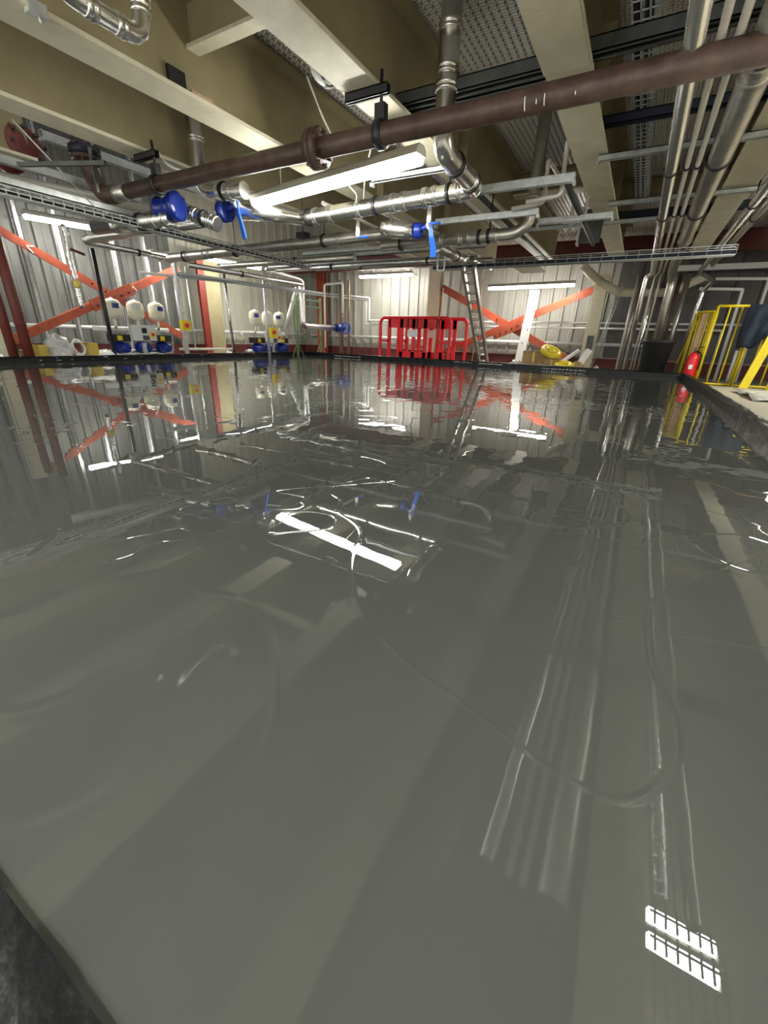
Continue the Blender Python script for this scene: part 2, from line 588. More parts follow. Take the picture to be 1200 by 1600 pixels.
girder(-6.12, -5, 19.8, 'cream girder second from left, above the blue lever valve', stiff=(10, 14))
girder(-3.75, -5, 19.8, 'cream girder in the middle, ending above the long lit batten', stiff=(9,))
girder(-1.4, -5, 19.8, 'cream girder right of centre with a thickened lower flange at the near end', splices=(4.85,), stiff=(8, 13))
girder(0.95, -5, 19.8, 'cream girder behind the big right-hand pipe')
girder(3.3, -5, 19.8, 'cream girder at the far right edge')
girder(-10.85, -5, 5.1, 'short cream girder stub at the left edge over the red pump')

# cross members between the girders
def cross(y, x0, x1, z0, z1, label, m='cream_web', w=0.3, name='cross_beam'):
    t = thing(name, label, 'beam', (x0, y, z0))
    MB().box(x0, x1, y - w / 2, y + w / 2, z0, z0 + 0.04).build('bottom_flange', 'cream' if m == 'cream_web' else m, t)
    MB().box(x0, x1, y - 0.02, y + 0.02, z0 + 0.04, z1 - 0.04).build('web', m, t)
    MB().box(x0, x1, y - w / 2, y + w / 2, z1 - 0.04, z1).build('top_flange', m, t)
    return t
t = thing('web_plate', 'small dark opening with a rusty plate on the second girder', 'plate', (-6.06, 4.7, 4.0))
MB().box(-6.09, -6.04, 4.7, 4.95, 3.97, 4.15).build('opening', 'black', t)
MB().box(-6.09, -5.88, 4.9, 5.25, 3.9, 3.94).build('rusty_plate', 'timber', t)
t = thing('beam_clip', 'galvanised clip gripping the girder flange at the top left corner', 'clip', (-5.85, 3.1, 3.85))
MB().box(-5.93, -5.84, 3.05, 3.22, 3.815, 3.92).build('clip', 'galv', t)
MB().tube([(-5.88, 3.15, 3.82), (-5.88, 3.16, 3.77)], 0.015, 6).build('bolt', 'galv', t)
t = thing('cable_bundle', 'white cable bundle tucked against the middle girder edge', 'cable', (-4.05, 5.4, 3.9))
for k in range(3):
    MB().tube([(-4.05, 5.05 + 0.1 * k, 3.98), (-4.1, 5.3 + 0.06 * k, 3.82), (-4.06, 5.55 + 0.05 * k, 3.95)], 0.03, 8, 0.15).build('loop', 'white' if k < 2 else 'chan', t)
cross(5.16, -6.09, -3.78, 4.45, 4.95, 'cream cross beam between the two left-hand girders near the ceiling', w=0.2)
cross(21.2, -19.3, 8.9, 4.25, 4.9, 'long dark red beam below the deck by the back wall', 'darkred', 0.4, 'red_beam')
cross(14.5, -1.35, 0.9, 4.45, 4.95, 'cream cross beam in the bay of the parallel pipes', w=0.36)
cross(12.2, 1.0, 3.25, 4.45, 4.95, 'cream cross beam in the far right bay', w=0.36)
cross(13.0, -3.7, -1.45, 4.45, 4.95, 'cream cross beam in the bay behind the bent conduit hoops', w=0.36)

def strut(label, a, b, w=0.085, h=0.085, m='galv', name='strut_channel', group=None, ends=True):
    t = thing(name, label, 'channel', a, group)
    MB().channel(a, b, w, h).build('rail', m, t)
    if ends:
        for q in (a, b):
            d = (V(b) - V(a)).normalized() * 0.02
            MB().bar(V(q) - d + V((0, 0, -0.07)), V(q) + d + V((0, 0, -0.07)), w * 1.2, 0.05).build('beam_clip', m, t)
    return t
# dark twin channels lying on the bottom flanges
for k, (y, x0, x1, lab) in enumerate((
        (6.62, -3.7, -1.45, 'dark grey channel across the embossed deck above the brown pipe, front of its pair'),
        (6.86, -3.7, -1.45, 'dark grey channel across the embossed deck above the brown pipe, rear of its pair'),
        (6.55, -1.33, 3.2, 'nearly black channel across the right bays above the brown pipe'))):
    strut(lab, (x0, y, 4.04), (x1, y, 4.04), 0.2, 0.14, 'chan', ends=False)
strut('blue-black bar across the right bay behind the parallel pipes', (-1.3, 8.6, 4.1), (0.9, 8.6, 4.1), 0.14, 0.12, 'navy', 'dark_bar', ends=False)
strut('blue-black bar across the right bay further back', (-1.3, 14.2, 4.1), (3.2, 14.2, 4.1), 0.2, 0.16, 'navy', 'dark_bar', ends=False)
strut('galvanised strut under the girders carrying the parallel pipes', (-1.25, 8.95, 3.77), (1.9, 8.95, 3.77), group='pipe support struts')
strut('second galvanised strut under the right-hand girders, further back', (-1.25, 11.6, 3.77), (3.1, 11.6, 3.77), group='pipe support struts')
strut('third galvanised strut crossing the girder by the hoop pipes', (-4.2, 13.2, 3.77), (-0.3, 13.2, 3.77), group='pipe support struts')
strut('galvanised strut carrying the shiny elbow pipe, ending under the spliced girder', (-3.3, 8.3, 3.38), (-1.45, 8.3, 3.38), 0.09, 0.12)
strut('galvanised strut with a blue end cap behind the hanging lever', (-4.1, 9.05, 3.16), (-2.1, 9.05, 3.16), 0.09, 0.1)
strut('galvanised strut behind the dull grey elbow', (-2.4, 10.4, 3.3), (-1.0, 10.4, 3.3), 0.09, 0.1)
strut('galvanised strut behind the right end of the long batten', (-4.6, 7.4, 3.47), (-3.2, 7.4, 3.47), 0.08, 0.08)
strut('upper galvanised strut below the leftmost girder, brown flange elbow in front', (-10.6, 5.25, 4.3), (-10.6, 10.2, 4.28), 0.13, 0.16)
strut('middle galvanised strut at the left edge, beside the red pump', (-10.4, 3.0, 3.66), (-10.4, 6.9, 3.66), 0.12, 0.13)
strut('lower galvanised strut at the left edge above the cable basket', (-9.3, 2.6, 3.1), (-9.3, 6.9, 3.08), 0.1, 0.1)
# little brace of steel angles in front of the left wall
t = thing('angle_bracket', 'dark steel angle bracket between the left-hand struts', 'bracket', (-8.9, 4.4, 3.3))
MB().bar((-9.6, 4.3, 3.45), (-8.3, 5.0, 3.5), 0.06, 0.06).build('diagonal', 'chan', t)
MB().bar((-8.5, 4.9, 3.1), (-8.5, 4.9, 3.7), 0.04, 0.04).build('upright', 'chan', t)

# ------------------------------------------------------------------ brown main pipe with brackets
BY, BZ, BR = 5.73, 3.37, 0.12
t = thing('brown_pipe', 'long brown primed pipe crossing under the girders with a bolted flange', 'pipe', (-9.6, BY, BZ))
MB().tube([(-9.35, BY, BZ), (0.9, BY, BZ)], BR, 24).build('tube', 'brown', t)
MB().tube([(-9.35, BY, BZ), (-9.75, BY, BZ), (-10.05, BY, BZ + 0.35), (-10.12, BY, BZ + 0.62)], 0.15, 20, 0.3).build('elbow', 'brown', t)
MB().lathe([(0.11, -0.28), (0.14, -0.28), (0.14, 0.28), (0.11, 0.28)], (-9.25, BY, BZ), (1, 0, 0), 20).build('sleeve', 'dsteel', t)
f = MB().lathe([(0.12, 0), (0.25, 0), (0.25, 0.06), (0.12, 0.06)], (-10.12, BY, BZ + 0.62), (0, 0, 1), 22).build('flange', 'brown', t)
f2 = MB().lathe([(0.12, 0.065), (0.27, 0.065), (0.27, 0.19), (0.12, 0.19)], (-10.12, BY, BZ + 0.62), (0, 0, 1), 22).build('blue_flange', 'navy', t, label='dark blue upper flange')
b = MB()
for k in range(8):
    a = 2 * math.pi * k / 8
    MB().lathe([(0.028, -0.06), (0.028, 0.26)], (-10.12 + 0.2 * math.cos(a), BY + 0.2 * math.sin(a), BZ + 0.62), (0, 0, 1), 6).build('bolt', 'brown', f)
fl = MB().lathe([(0.12, -0.075), (0.235, -0.075), (0.235, -0.008), (0.15, -0.008), (0.15, 0.008), (0.235, 0.008), (0.235, 0.075), (0.12, 0.075)],
                (-4.47, BY, BZ), (1, 0, 0), 26).build('flange', 'brown', t)
b = MB()
for k in range(8):
    a = 2 * math.pi * (k + 0.5) / 8
    MB().lathe([(0.028, -0.12), (0.028, 0.12)], (-4.47, BY + 0.19 * math.cos(a), BZ + 0.19 * math.sin(a)), (1, 0, 0), 6).build('bolt', 'brown', fl)
mk = MB()
for x, hh in ((-1.62, 0.06), (-1.5, 0.02), (-1.42, 0.05), (-1.12, 0.015)):
    pts = [(x, BY - 0.1215 * math.cos(a), BZ - 0.1215 * math.sin(a)) for a in [(-hh * 8 + hh * 16 * i / 6) * 1.0 + 0.5 for i in range(7)]]
    MB().tube(pts, 0.006, 5).build('chalk_mark', 'chalk', t)
for x, lab in ((-3.45, 'black pipe hanger with a wide plate under the middle girder'), (-8.05, 'black pipe hanger with a flag plate below the leftmost girder')):
    h = thing('pipe_hanger', lab, 'bracket', (x, BY, BZ))
    MB().lathe([(BR, -0.05), (BR + 0.035, -0.05), (BR + 0.035, 0.05), (BR, 0.05)], (x, BY, BZ), (1, 0, 0), 22).build('clamp', 'black', h)
    MB().box(x - 0.07, x + 0.07, BY - 0.05, BY + 0.05, BZ + 0.12, BZ + 0.3).build('clevis', 'black', h)
    MB().tube([(x, BY, BZ + 0.28), (x, BY, BZ + 0.62)], 0.022, 8).build('threaded_rod', 'black', h)
    wl = 0.52 if x > -5 else 0.5
    MB().channel((x - wl, BY, 3.8), (x + 0.1, BY, 3.8), 0.09, 0.1).build('channel', 'black', h)

# ------------------------------------------------------------------ stainless services
pipe('stainless_pipe', 'shiny stainless pipe dropping through the middle bay, then elbowing left under the long batten', 'pipe',
     [(-2.92, 6.5, 5.05), (-2.93, 6.5, 3.38), (-2.95, 8.07, 3.34), (-6.75, 8.07, 3.24), (-6.7, 7.25, 3.14), (-7.6, 7.15, 3.24)],
     0.135, 'steel', 0.2, rings=((0, 0.28), (0, 0.52), (0, 0.62), (1, 0.35), (1, 0.75), (2, 0.08), (2, 0.2), (2, 0.25), (2, 0.36), (2, 0.42), (2, 0.62), (2, 0.8), (2, 0.9)),
     clamps=((1, 0.33, None), (1, 0.78, None), (2, 0.13, 3.85), (2, 0.52, None), (2, 0.95, 3.4)), n=20, rm='steel')
pipe('stainless_pipe', 'fat stainless elbow coming down behind the brown pipe at left', 'pipe',
     [(-8.13, 6.72, 5.0), (-8.1, 6.72, 3.5), (-6.95, 6.72, 3.42)], 0.135, 'steel', 0.35, rings=((0, 0.45), (1, 0.45), (1, 0.7)), clamps=((1, 0.55, None),), n=20)
pipe('stainless_pipe', 'dull grey pipe falling beside the spliced girder and turning left', 'pipe',
     [(-2.46, 10, 5.05), (-2.46, 10, 3.05), (-5.9, 10, 3.02)], 0.115, 'dsteel', 0.42,
     rings=((0, 0.6), (0, 0.72), (1, 0.2), (1, 0.36), (1, 0.42), (1, 0.55), (1, 0.62)), clamps=((1, 0.24, 3.85), (1, 0.3, None), (1, 0.85, None)), n=18)
pipe('stainless_pipe', 'short grey branch pipe angled off below the dull elbow pipe', 'pipe',
     [(-4.55, 10.2, 2.95), (-4.55, 11.9, 2.95)], 0.1, 'dsteel', 0, rings=((0, 0.6), (0, 0.9)), clamps=((0, 0.7, None),))
pipe('stainless_pipe', 'thick stainless pipe running left behind the blue levers', 'pipe',
     [(-4.6, 9.7, 3.22), (-9.3, 9.7, 3.15), (-13.6, 9.7, 3.1)], 0.125, 'dsteel', 0.1, rings=((0, 0.05), (0, 0.5), (1, 0.55), (1, 0.6), (1, 0.78)),
     clamps=((0, 0.6, 3.85), (1, 0.3, 3.85), (1, 0.82, None)), n=18)
pipe('stainless_pipe', 'stainless pipe below the thick one, left of the green flask frame', 'pipe',
     [(-7.3, 10.9, 3.0), (-12.6, 10.9, 3.0)], 0.085, 'dsteel', 0, clamps=((0, 0.4, None),))
pipe('stainless_pipe', 'plain stainless pipe ending in a tee in front of the left wall light', 'pipe',
     [(-9.6, 7.9, 3.38), (-14.8, 7.9, 3.36)], 0.115, 'steel', 0, rings=((0, 0.98),), clamps=((0, 0.32, 4.2),), n=18)
pipe('stainless_pipe', 'plain stainless pipe receding toward the isolator post', 'pipe',
     [(-14.9, 7.9, 3.33), (-14.9, 10.6, 3.28)], 0.085, 'steel', 0, rings=((0, 0.98),), clamps=((0, 0.6, None),), n=18)
pipe('stainless_pipe', 'shiny pipe stub left of the wide blue flange', 'pipe',
     [(-10.6, 5.9, 2.95), (-8.3, 6.1, 2.98)], 0.13, 'steel', 0, rings=((0, 0.3), (0, 0.5), (0, 0.8), (0, 0.93)), clamps=((0, 0.62, None),), n=18)
pipe('stainless_pipe', 'shiny ribbed pipe stub right of the wide blue flange', 'pipe',
     [(-8.45, 6.5, 3.2), (-7.62, 6.6, 2.92)], 0.12, 'steel', 0.2, rings=((0, 0.1), (0, 0.35), (0, 0.8), (0, 0.93)), clamps=((0, 0.6, None),), n=18)

# curled stainless trap at the very top left
pipe('stainless_pipe', 'bright U-shaped stainless bend against the girder at the top left', 'pipe',
     [(-4.62, 2.35, 3.75), (-4.62, 2.7, 3.47), (-4.62, 3.36, 3.47), (-4.6, 3.42, 4.1)], 0.075, 'steel', 0.16,
     rings=((1, 0.3), (1, 0.68), (2, 0.35), (2, 0.5)), n=18)

# butterfly valves
def valve(loc, axis, label, R=0.2, lever=None, th=0.14, neck=None, bell=0):
    t = thing('butterfly_valve', label, 'valve', loc)
    ax = V(axis).normalized()
    MB().lathe([(R * 0.55, -th * 0.5), (R * 0.92, -th * 0.5), (R, -th * 0.35), (R, th * 0.35), (R * 0.92, th * 0.5), (R * 0.55, th * 0.5)], loc, ax, 26).build('body', 'blue', t)
    b = MB()
    for k in range(8):
        a = 2 * math.pi * k / 8
        s = ax.cross(V((0, 0, 1))).normalized(); u = ax.cross(s)
        MB().lathe([(0.024, -th * 0.7), (0.024, th * 0.7)], V(loc) + (s * math.cos(a) + u * math.sin(a)) * R * 0.8, ax, 6).build('bolt', 'blue', t)
    if bell:
        MB().lathe([(R * 0.75, -bell), (R * 0.78, -bell + 0.05), (R * 0.6, -bell + 0.07), (R * 0.66, -bell * 0.5), (R * 0.85, -0.06)], loc, ax, 26).build('bell_body', 'blue', t)
    if neck:
        e = V(loc) + V(neck)
        MB().tube([loc, e], 0.045, 12).build('neck', 'blue', t)
        MB().lathe([(0.07, -0.02), (0.07, 0.03)], e, V(neck), 14).build('stem_cap', 'white', t)
    if lever:
        pts = [V(q) for q in lever]
        n = len(pts)
        mb = MB()
        for i in range(n - 1):
            mb.bar(pts[i], pts[i + 1] + (pts[i + 1] - pts[i]).normalized() * 0.01, 0.03, 0.085 + 0.015 * i, (1, 0, 0) if False else ax)
        mb.build('lever', 'bluel', t)
    return t
valve((-8.18, 6.15, 3.16), (1, 0.25, 0.05), 'large round blue flanged valve hanging under the brown pipe', R=0.245, th=0.12, bell=0.42)
valve((-7.95, 7.1, 3.27), (1, -0.2, 0), 'blue butterfly valve with a long blue lever, left of the long batten', R=0.2, th=0.16,
      neck=(0.42, -0.06, 0.06), lever=[(-7.5, 7.02, 3.38), (-7.5, 7.04, 3.15), (-7.46, 7.06, 2.97), (-7.43, 7.08, 2.76)])
valve((-4.35, 8.75, 2.98), (1, 0.3, 0), 'dark blue butterfly valve with a curved lever under the shiny run', R=0.14, th=0.13,
      neck=(0.3, -0.12, 0.04), lever=[(-4.02, 8.62, 3.02), (-4.0, 8.64, 2.84), (-3.97, 8.7, 2.68), (-3.98, 8.75, 2.52)])
t = thing('pipe_stub', 'round shiny stub pipe beside the dark blue lever valve', 'pipe', (-4.62, 8.65, 2.98))
MB().tube([(-5.05, 8.55, 3.05), (-4.75, 8.62, 3.0), (-4.45, 8.72, 2.98)], 0.15, 18, 0.1).build('tube', 'steel', t)
ring_on(t, (-5.05, 8.55, 3.05), (-4.45, 8.72, 2.98), 0.3, 0.15)
# white and pale bottle-like automatic vents
for (c, lab) in (((-3.98, 8.45, 3.12), 'white vent bottle in front of the curved blue lever'), ((-5.62, 8.5, 3.02), 'white vent bottle hanging below the shiny run')):
    t = thing('air_vent', lab, 'vent', c)
    MB().lathe([(0.02, 0.2), (0.035, 0.16), (0.045, 0.05), (0.045, -0.06), (0.03, -0.1)], c, (0, 0, 1), 12).build('bottle', 'white', t)
    MB().tube([V(c) + V((0, 0, -0.1)), V(c) + V((0.2, 0.1, -0.1))], 0.02, 8).build('tail', 'bluel', t)
# grey loop hoops
def hoop(label, x, y, z0=3.2, zt=3.85):
    pipe('conduit_hoop', label, 'pipe', [(x - 0.55, y - 0.02, z0), (x, y, z0 + 0.05), (x - 0.03, y, zt), (x + 0.05, y + 2.6, zt + 0.05), (x + 0.06, y + 2.6, 3.3)], 0.035, 'copper', 0.08, n=10)
hoop('pale thin pipe hoop rising in front of the deck, left one', -2.0, 8.9)
hoop('taller pale thin pipe hoop beside the spliced girder, right one', -1.68, 8.6, 3.2, 3.98)
pipe('stainless_pipe', 'dark slanting steel angle below the pale hoops', 'pipe', [(-1.68, 9.0, 3.5), (-1.5, 12.4, 3.2)], 0.05, 'chan')
t = thing('duct_drop', 'grey flat steel drop between the hoops and the cable basket', 'duct', (-1.65, 13.2, 3.3))
MB().box(-1.95, -1.45, 13.0, 13.15, 3.35, 4.05).build('plate', 'chan', t)
MB().box(-1.98, -1.93, 12.95, 13.2, 3.3, 4.1).build('edge_rail', 'galv', t)

# ------------------------------------------------------------------ parallel pipes of the right bay (run away from the camera then drop)
pipe('stainless_pipe', 'bright slim pipe, leftmost of the parallel run overhead at right', 'pipe',
     [(-0.18, 2.5, 3.52), (-0.18, 19.9, 3.45), (-0.35, 20, 3.4), (-0.35, 20.2, FZ)], 0.085, 'steel', 0.15, rings=((0, 0.62),),
     clamps=((0, 0.37, None), (0, 0.53, None), (0, 0.75, None)), n=16)
pipe('stainless_pipe', 'pale thin pipe, second of the parallel run overhead at right', 'pipe',
     [(0.017, 2.5, 3.52), (0.017, 19.9, 3.48), (-0.08, 20.2, 3.4), (-0.14, 20.2, FZ)], 0.036, 'copper', 0.15, clamps=((0, 0.37, None), (0, 0.53, None)), n=10)
pipe('stainless_pipe', 'pale thin pipe, third of the parallel run overhead at right', 'pipe',
     [(0.152, 2.5, 3.52), (0.152, 19.9, 3.48), (0.1, 20.2, 3.4), (0.13, 20.2, FZ)], 0.036, 'copper', 0.15, clamps=((0, 0.37, None), (0, 0.53, None)), n=10)
pipe('stainless_pipe', 'widest pipe of the parallel run, banded with black clamps, overhead at right', 'pipe',
     [(0.4, 2.5, 3.56), (0.4, 19.5, 3.5), (0.5, 20, 3.3), (0.52, 20.2, FZ)], 0.15, 'dsteel', 0.3, rings=((0, 0.22), (0, 0.235), (0, 0.7)),
     clamps=((0, 0.21, None), (0, 0.37, 3.8), (0, 0.54, 3.8), (0, 0.72, None)), n=20)
pipe('foil_lagged_pipe', 'foil-wrapped pipe climbing along the far right bay', 'pipe',
     [(1.22, 3, 3.5), (1.22, 19.4, 3.4), (1.75, 20, 3.2), (1.55, 20.3, 2.9), (1.4, 20.3, FZ)], 0.075, 'foil', 0.1, clamps=((0, 0.5, 3.8), (0, 0.75, 3.8)), n=14)
pipe('stainless_pipe', 'dark bracketed pipe just right of the foil-wrapped one', 'pipe', [(1.5, 3, 3.6), (1.5, 19, 3.55)], 0.07, 'dsteel', 0, clamps=((0, 0.62, 3.9),))
for (x, r, m, lab) in ((-0.64, 0.05, 'copper', 'grey vertical pipe against the dark wall, nearest the cream column'),
                       (-0.40 - 0.12, 0.06, 'dsteel', 'darker vertical pipe against the dark wall, second from the cream column'),
                       (0.75, 0.07, 'brown', 'brown rusty vertical pipe behind the dark bin'),
                       (1.0, 0.09, 'dsteel', 'thick dull vertical pipe rising behind the dark bin')):
    pipe('vertical_pipe', lab, 'pipe', [(x, 20.6, FZ), (x, 20.6, 3.5)], r, m, 0)
pipe('foil_lagged_pipe', 'slim foil-wrapped vertical pipe left of the dark bin', 'pipe', [(0.0, 19.9, FZ), (-0.02, 19.9, 3.3)], 0.05, 'foil')
pipe('cream_duct_pipe', 'cream bent pipe joining the right cream column at its top', 'pipe',
     [(-2.7, 20.6, 3.9), (-2.0, 21.0, 3.35), (-1.2, 21.5, 3.0), (0.6, 21.8, 3.0), (1.6, 21.8, 3.55)], 0.16, 'cream', 0.25, rings=((0, 0.9),), rm='cream')
# thin black cable stays on the tray
for (x, lab) in ((-0.85, 'thin steel ladder rail hanging against the dark wall'),):
    t = thing('cable_ladder', lab, 'cable tray', (x, 20.4, 0))
    for k in (0, 0.09):
        MB().tube([(x - 0.9 + k, 20.9, FZ), (x - 0.3 + k, 20.9, 3.3)], 0.014, 6).build('side_rail', 'galv', t)
    rr = MB()
    for i in range(22):
        u = i / 21
        q = V((x - 0.9 + 0.6 * u, 20.9, FZ + (3.3 - FZ) * u))
        rr.tube([q, q + V((0.09, 0, 0))], 0.01, 5)
    rr.build('rungs', 'galv', t)

# ------------------------------------------------------------------ cable baskets
def basket(label, a, b, w, h, step=0.18, cables=3, m='galv', cr=0.034):
    a, b = V(a), V(b)
    d = (b - a); L = d.length; d.normalize()
    s = d.cross(V((0, 0, 1))).normalized()
    t = thing('cable_basket', label, 'cable tray', a)
    wires = MB()
    for (u, z) in ((-w / 2, 0), (-w / 6, 0), (w / 6, 0), (w / 2, 0), (-w / 2, h / 2), (w / 2, h / 2), (-w / 2, h), (w / 2, h)):
        wires.tube([a + s * u + V((0, 0, z)), b + s * u + V((0, 0, z))], 0.012, 5)
    n = int(L / step)
    for i in range(n + 1):
        q = a + d * (L * i / n)
        wires.tube([q - s * w / 2 + V((0, 0, h)), q - s * w / 2, q + s * w / 2, q + s * w / 2 + V((0, 0, h))], 0.011, 5)
    wires.build('wire_mesh', m, t)
    rnd = random.Random(label)
    for i in range(cables):
        u = (-0.5 + (i + 0.5) / cables) * w * 0.8
        pts = []
        for k in range(9):
            pts.append(a + d * (L * k / 8) + s * (u + rnd.uniform(-0.02, 0.02)) + V((0, 0, 0.04 + rnd.uniform(0, 0.03))))
        MB().tube(pts, cr * 0.75 if i % 2 else cr, 8).build('cable', ('black', 'white', 'chan')[i % 3] if cr < 0.05 else ('chan', 'navy')[i % 2], t)
    return t
basket('wire cable basket crossing the room below the girders near the back', (-6.6, 14.7, 3.14), (1.55, 14.7, 3.16), 0.3, 0.2, 0.3, 4, cr=0.06)
basket('wire cable basket running away on the left, under the brown elbow', (-9.2, 2.2, 2.88), (-9.2, 11.2, 2.82), 0.22, 0.12, 0.16, 4)
basket('wire cable basket high in the right bay beside the spliced girder', (-0.72, 2.5, 4.25), (-0.72, 13.4, 4.2), 0.26, 0.12, 0.16, 5)
basket('small wire cable basket along the far left wall services', (-13.4, 9.8, 2.62), (-13.4, 17.2, 2.72), 0.16, 0.1, 0.2, 2)
t = thing('solid_cable_tray', 'grey solid tray packed with cables just above the far basket', 'cable tray', (-8, 14.2, 3.4))
MB().channel((-13.6, 14.2, 3.42), (-5.0, 14.2, 3.38), 0.26, 0.14).build('tray', 'galv', t)
MB().tube([(-13.6, 14.0, 3.36), (-5.0, 14.0, 3.32)], 0.06, 10).build('cable', 'chan', t)
# pipes beyond the far basket
pipe('stainless_pipe', 'grey pipe along the far basket, behind the barrier bay', 'pipe', [(-12.4, 15.6, 3.55), (-4.9, 15.6, 3.5)], 0.1, 'dsteel', 0, clamps=((0, 0.3, 4.2), (0, 0.75, 4.2)), rings=((0, 0.95),))
pipe('foil_lagged_pipe', 'foil-wrapped pipe along the back left, turning down to the blue handwheel', 'pipe',
     [(-10.2, 14.6, 3.55), (-14.4, 14.8, 3.5), (-14.5, 17.1, 3.35), (-14.5, 17.1, 1.4), (-14.45, 19.6, 1.36)], 0.14, 'foil', 0.22, clamps=((0, 0.4, None),), n=14)
pipe('stainless_pipe', 'galvanised pipe sweeping along the left services toward the foil bend', 'pipe',
     [(-14.2, 10.8, 3.1), (-14.0, 16.6, 3.1)], 0.09, 'steel', 0, clamps=((0, 0.4, None),))
pipe('stainless_pipe', 'long thin galvanised conduit above the second pump set', 'pipe',
     [(-16.4, 10.4, 2.9), (-16.0, 18.8, 3.15)], 0.05, 'galv', 0)
t = thing('gate_valve', 'blue valve with a round handwheel on the foil pipe', 'valve', (-14.4, 20.0, 1.38))
MB().lathe([(0.2, -0.3), (0.2, -0.24), (0.11, -0.22), (0.2, -0.05), (0.2, 0.1), (0.11, 0.16), (0.2, 0.2), (0.2, 0.26)], (-14.4, 20.0, 1.38), (0, 1, 0), 20).build('body', 'blue', t)
hw = MB().torus((-14.05, 20.1, 1.4), (1, -0.5, 0), 0.27, 0.035)
for k in range(4):
    a = math.pi * k / 4
    s = V((1, -0.5, 0)).normalized().cross(V((0, 0, 1))); u = V((0, 0, 1))
    e = (s * math.cos(a) + u * math.sin(a)) * 0.27
    hw.tube([V((-14.05, 20.1, 1.4)) - e, V((-14.05, 20.1, 1.4)) + e], 0.018, 6)
hw.build('handwheel', 'bluel', t)
MB().tube([(-14.4, 20.0, 1.38), (-14.05, 20.1, 1.4)], 0.05, 10).build('stem', 'blue', t)
for (x, r, lab) in ((-15.55, 0.12, 'thick brown vertical pipe left of the barriers'), (-15.02, 0.07, 'thin brown vertical pipe left of the barriers')):
    pipe('vertical_pipe', lab, 'pipe', [(x, 21.8, FZ), (x, 21.8, 3.9)], r, 'rust', rings=((0, 0.3), (0, 0.36)), rm='rust')
pipe('conduit', 'white looped conduit beside the brown vertical pipes', 'conduit', [(-16.6, 21.6, 0.3), (-16.6, 21.6, 3.7), (-15.3, 21.6, 3.75), (-15.3, 21.6, 2.2)], 0.06, 'white', 0.15)

strut('galvanised strut across the middle services behind the thick stainless pipe', (-10.2, 12.2, 3.42), (-4.2, 12.2, 3.42), 0.1, 0.1)
strut('galvanised strut further back in the middle services, before the grey tray', (-11.5, 13.3, 3.5), (-4.4, 13.3, 3.5), 0.1, 0.1)
pipe('foil_lagged_pipe', 'foil-wrapped pipe under the middle services, left of the ladder top', 'pipe',
     [(-12.6, 13.5, 3.22), (-8.4, 13.6, 3.26), (-5.0, 13.6, 3.26)], 0.08, 'foil', 0, clamps=((0, 0.6, None), (1, 0.6, None)))
pipe('stainless_pipe', 'thin pipe receding through the middle services, upper one', 'pipe', [(-6.6, 8.6, 3.62), (-6.6, 16.8, 3.6)], 0.04, 'copper')
pipe('stainless_pipe', 'thin pipe receding through the middle services, lower one', 'pipe', [(-5.3, 9.0, 3.42), (-5.3, 16.8, 3.4)], 0.05, 'steel')
pipe('stainless_pipe', 'dark pipe receding beside the dull elbow', 'pipe', [(-3.35, 9.2, 3.6), (-3.35, 16.8, 3.55)], 0.05, 'chan')
pipe('conduit_hoop', 'small white conduit loop hanging behind the curved blue lever', 'pipe', [(-5.35, 12.1, 3.4), (-5.35, 12.1, 2.75), (-5.15, 12.1, 2.75), (-5.15, 12.1, 3.4)], 0.025, 'white', 0.05, n=8)
t = thing('junction_box', 'small black junction box under the shiny run', 'box', (-7.2, 8.6, 3.0))
MB().box(-7.3, -7.05, 8.5, 8.7, 3.02, 3.12).build('box', 'black', t)
MB().tube([(-7.18, 8.6, 3.12), (-7.18, 8.6, 3.85)], 0.012, 6).build('drop_rod', 'chan', t)
# green frame trolley
t = thing('green_frame', 'green painted steel frame standing by the foil pipe', 'frame', (-14.7, 18, FZ))
for y in (17.1, 19.0):
    MB().bar((-14.9, y, FZ), (-14.9, y, 2.75), 0.09, 0.09).build('post', 'green', t)
for z in (0.85, 2.3, 2.6):
    MB().bar((-14.9, 17.1, z), (-14.9, 19.0, z), 0.06, 0.08).build('rail', 'green', t)
for (y0, y1) in ((17.1, 16.6), (17.1, 17.7), (19.0, 18.4)):
    MB().bar((-14.9, y0, 0.6), (-14.9, y1, FZ), 0.04, 0.04).build('stay', 'green', t)

# ------------------------------------------------------------------ wall services
def wallpipe(label, pts, r=0.05, bend=0.05, m='white'):
    return pipe('conduit', label, 'conduit', pts, r, m, bend, n=10)
wallpipe('thick white pipe running low along the left wall', [(-19.9, 6.2, 1.0), (-19.9, 23.8, 1.02)], 0.075)
wallpipe('thick white pipe running low along the back wall', [(-19.6, 23.95, 0.98), (1.2, 23.95, 1.0)], 0.08)
wallpipe('thin white conduit stepping down from the left lights, upper of the stepped pair', [(-19.0, 22.6, 3.5), (-14.3, 22.9, 3.08), (-14.3, 22.9, 1.9), (3.6, 22.9, 1.9)], 0.045)
wallpipe('thin white conduit stepping down from the left lights, lower of the stepped pair', [(-19.0, 22.5, 3.35), (-14.55, 22.95, 2.98), (-14.55, 22.95, 1.68), (2.8, 22.95, 1.68), (2.8, 22.95, FZ)], 0.045)
wallpipe('white conduit dropping beside the clothes on the gate, outer of two', [(1.6, 21.8, 3.45), (3.55, 21.8, 3.4), (3.6, 21.8, FZ)], 0.055)
wallpipe('white conduit dropping beside the clothes on the gate, inner of two', [(1.5, 21.6, 3.1), (2.85, 21.6, 3.05), (2.9, 21.6, FZ)], 0.055)
wallpipe('short white conduit upright behind the yellow gate foot', [(3.3, 21.6, FZ), (3.3, 21.6, 0.95)], 0.055)
t = struct(MB().box(0.4, 9, 22.6, 22.75, 3.85, 4.05).build('trim_2', 'white'))
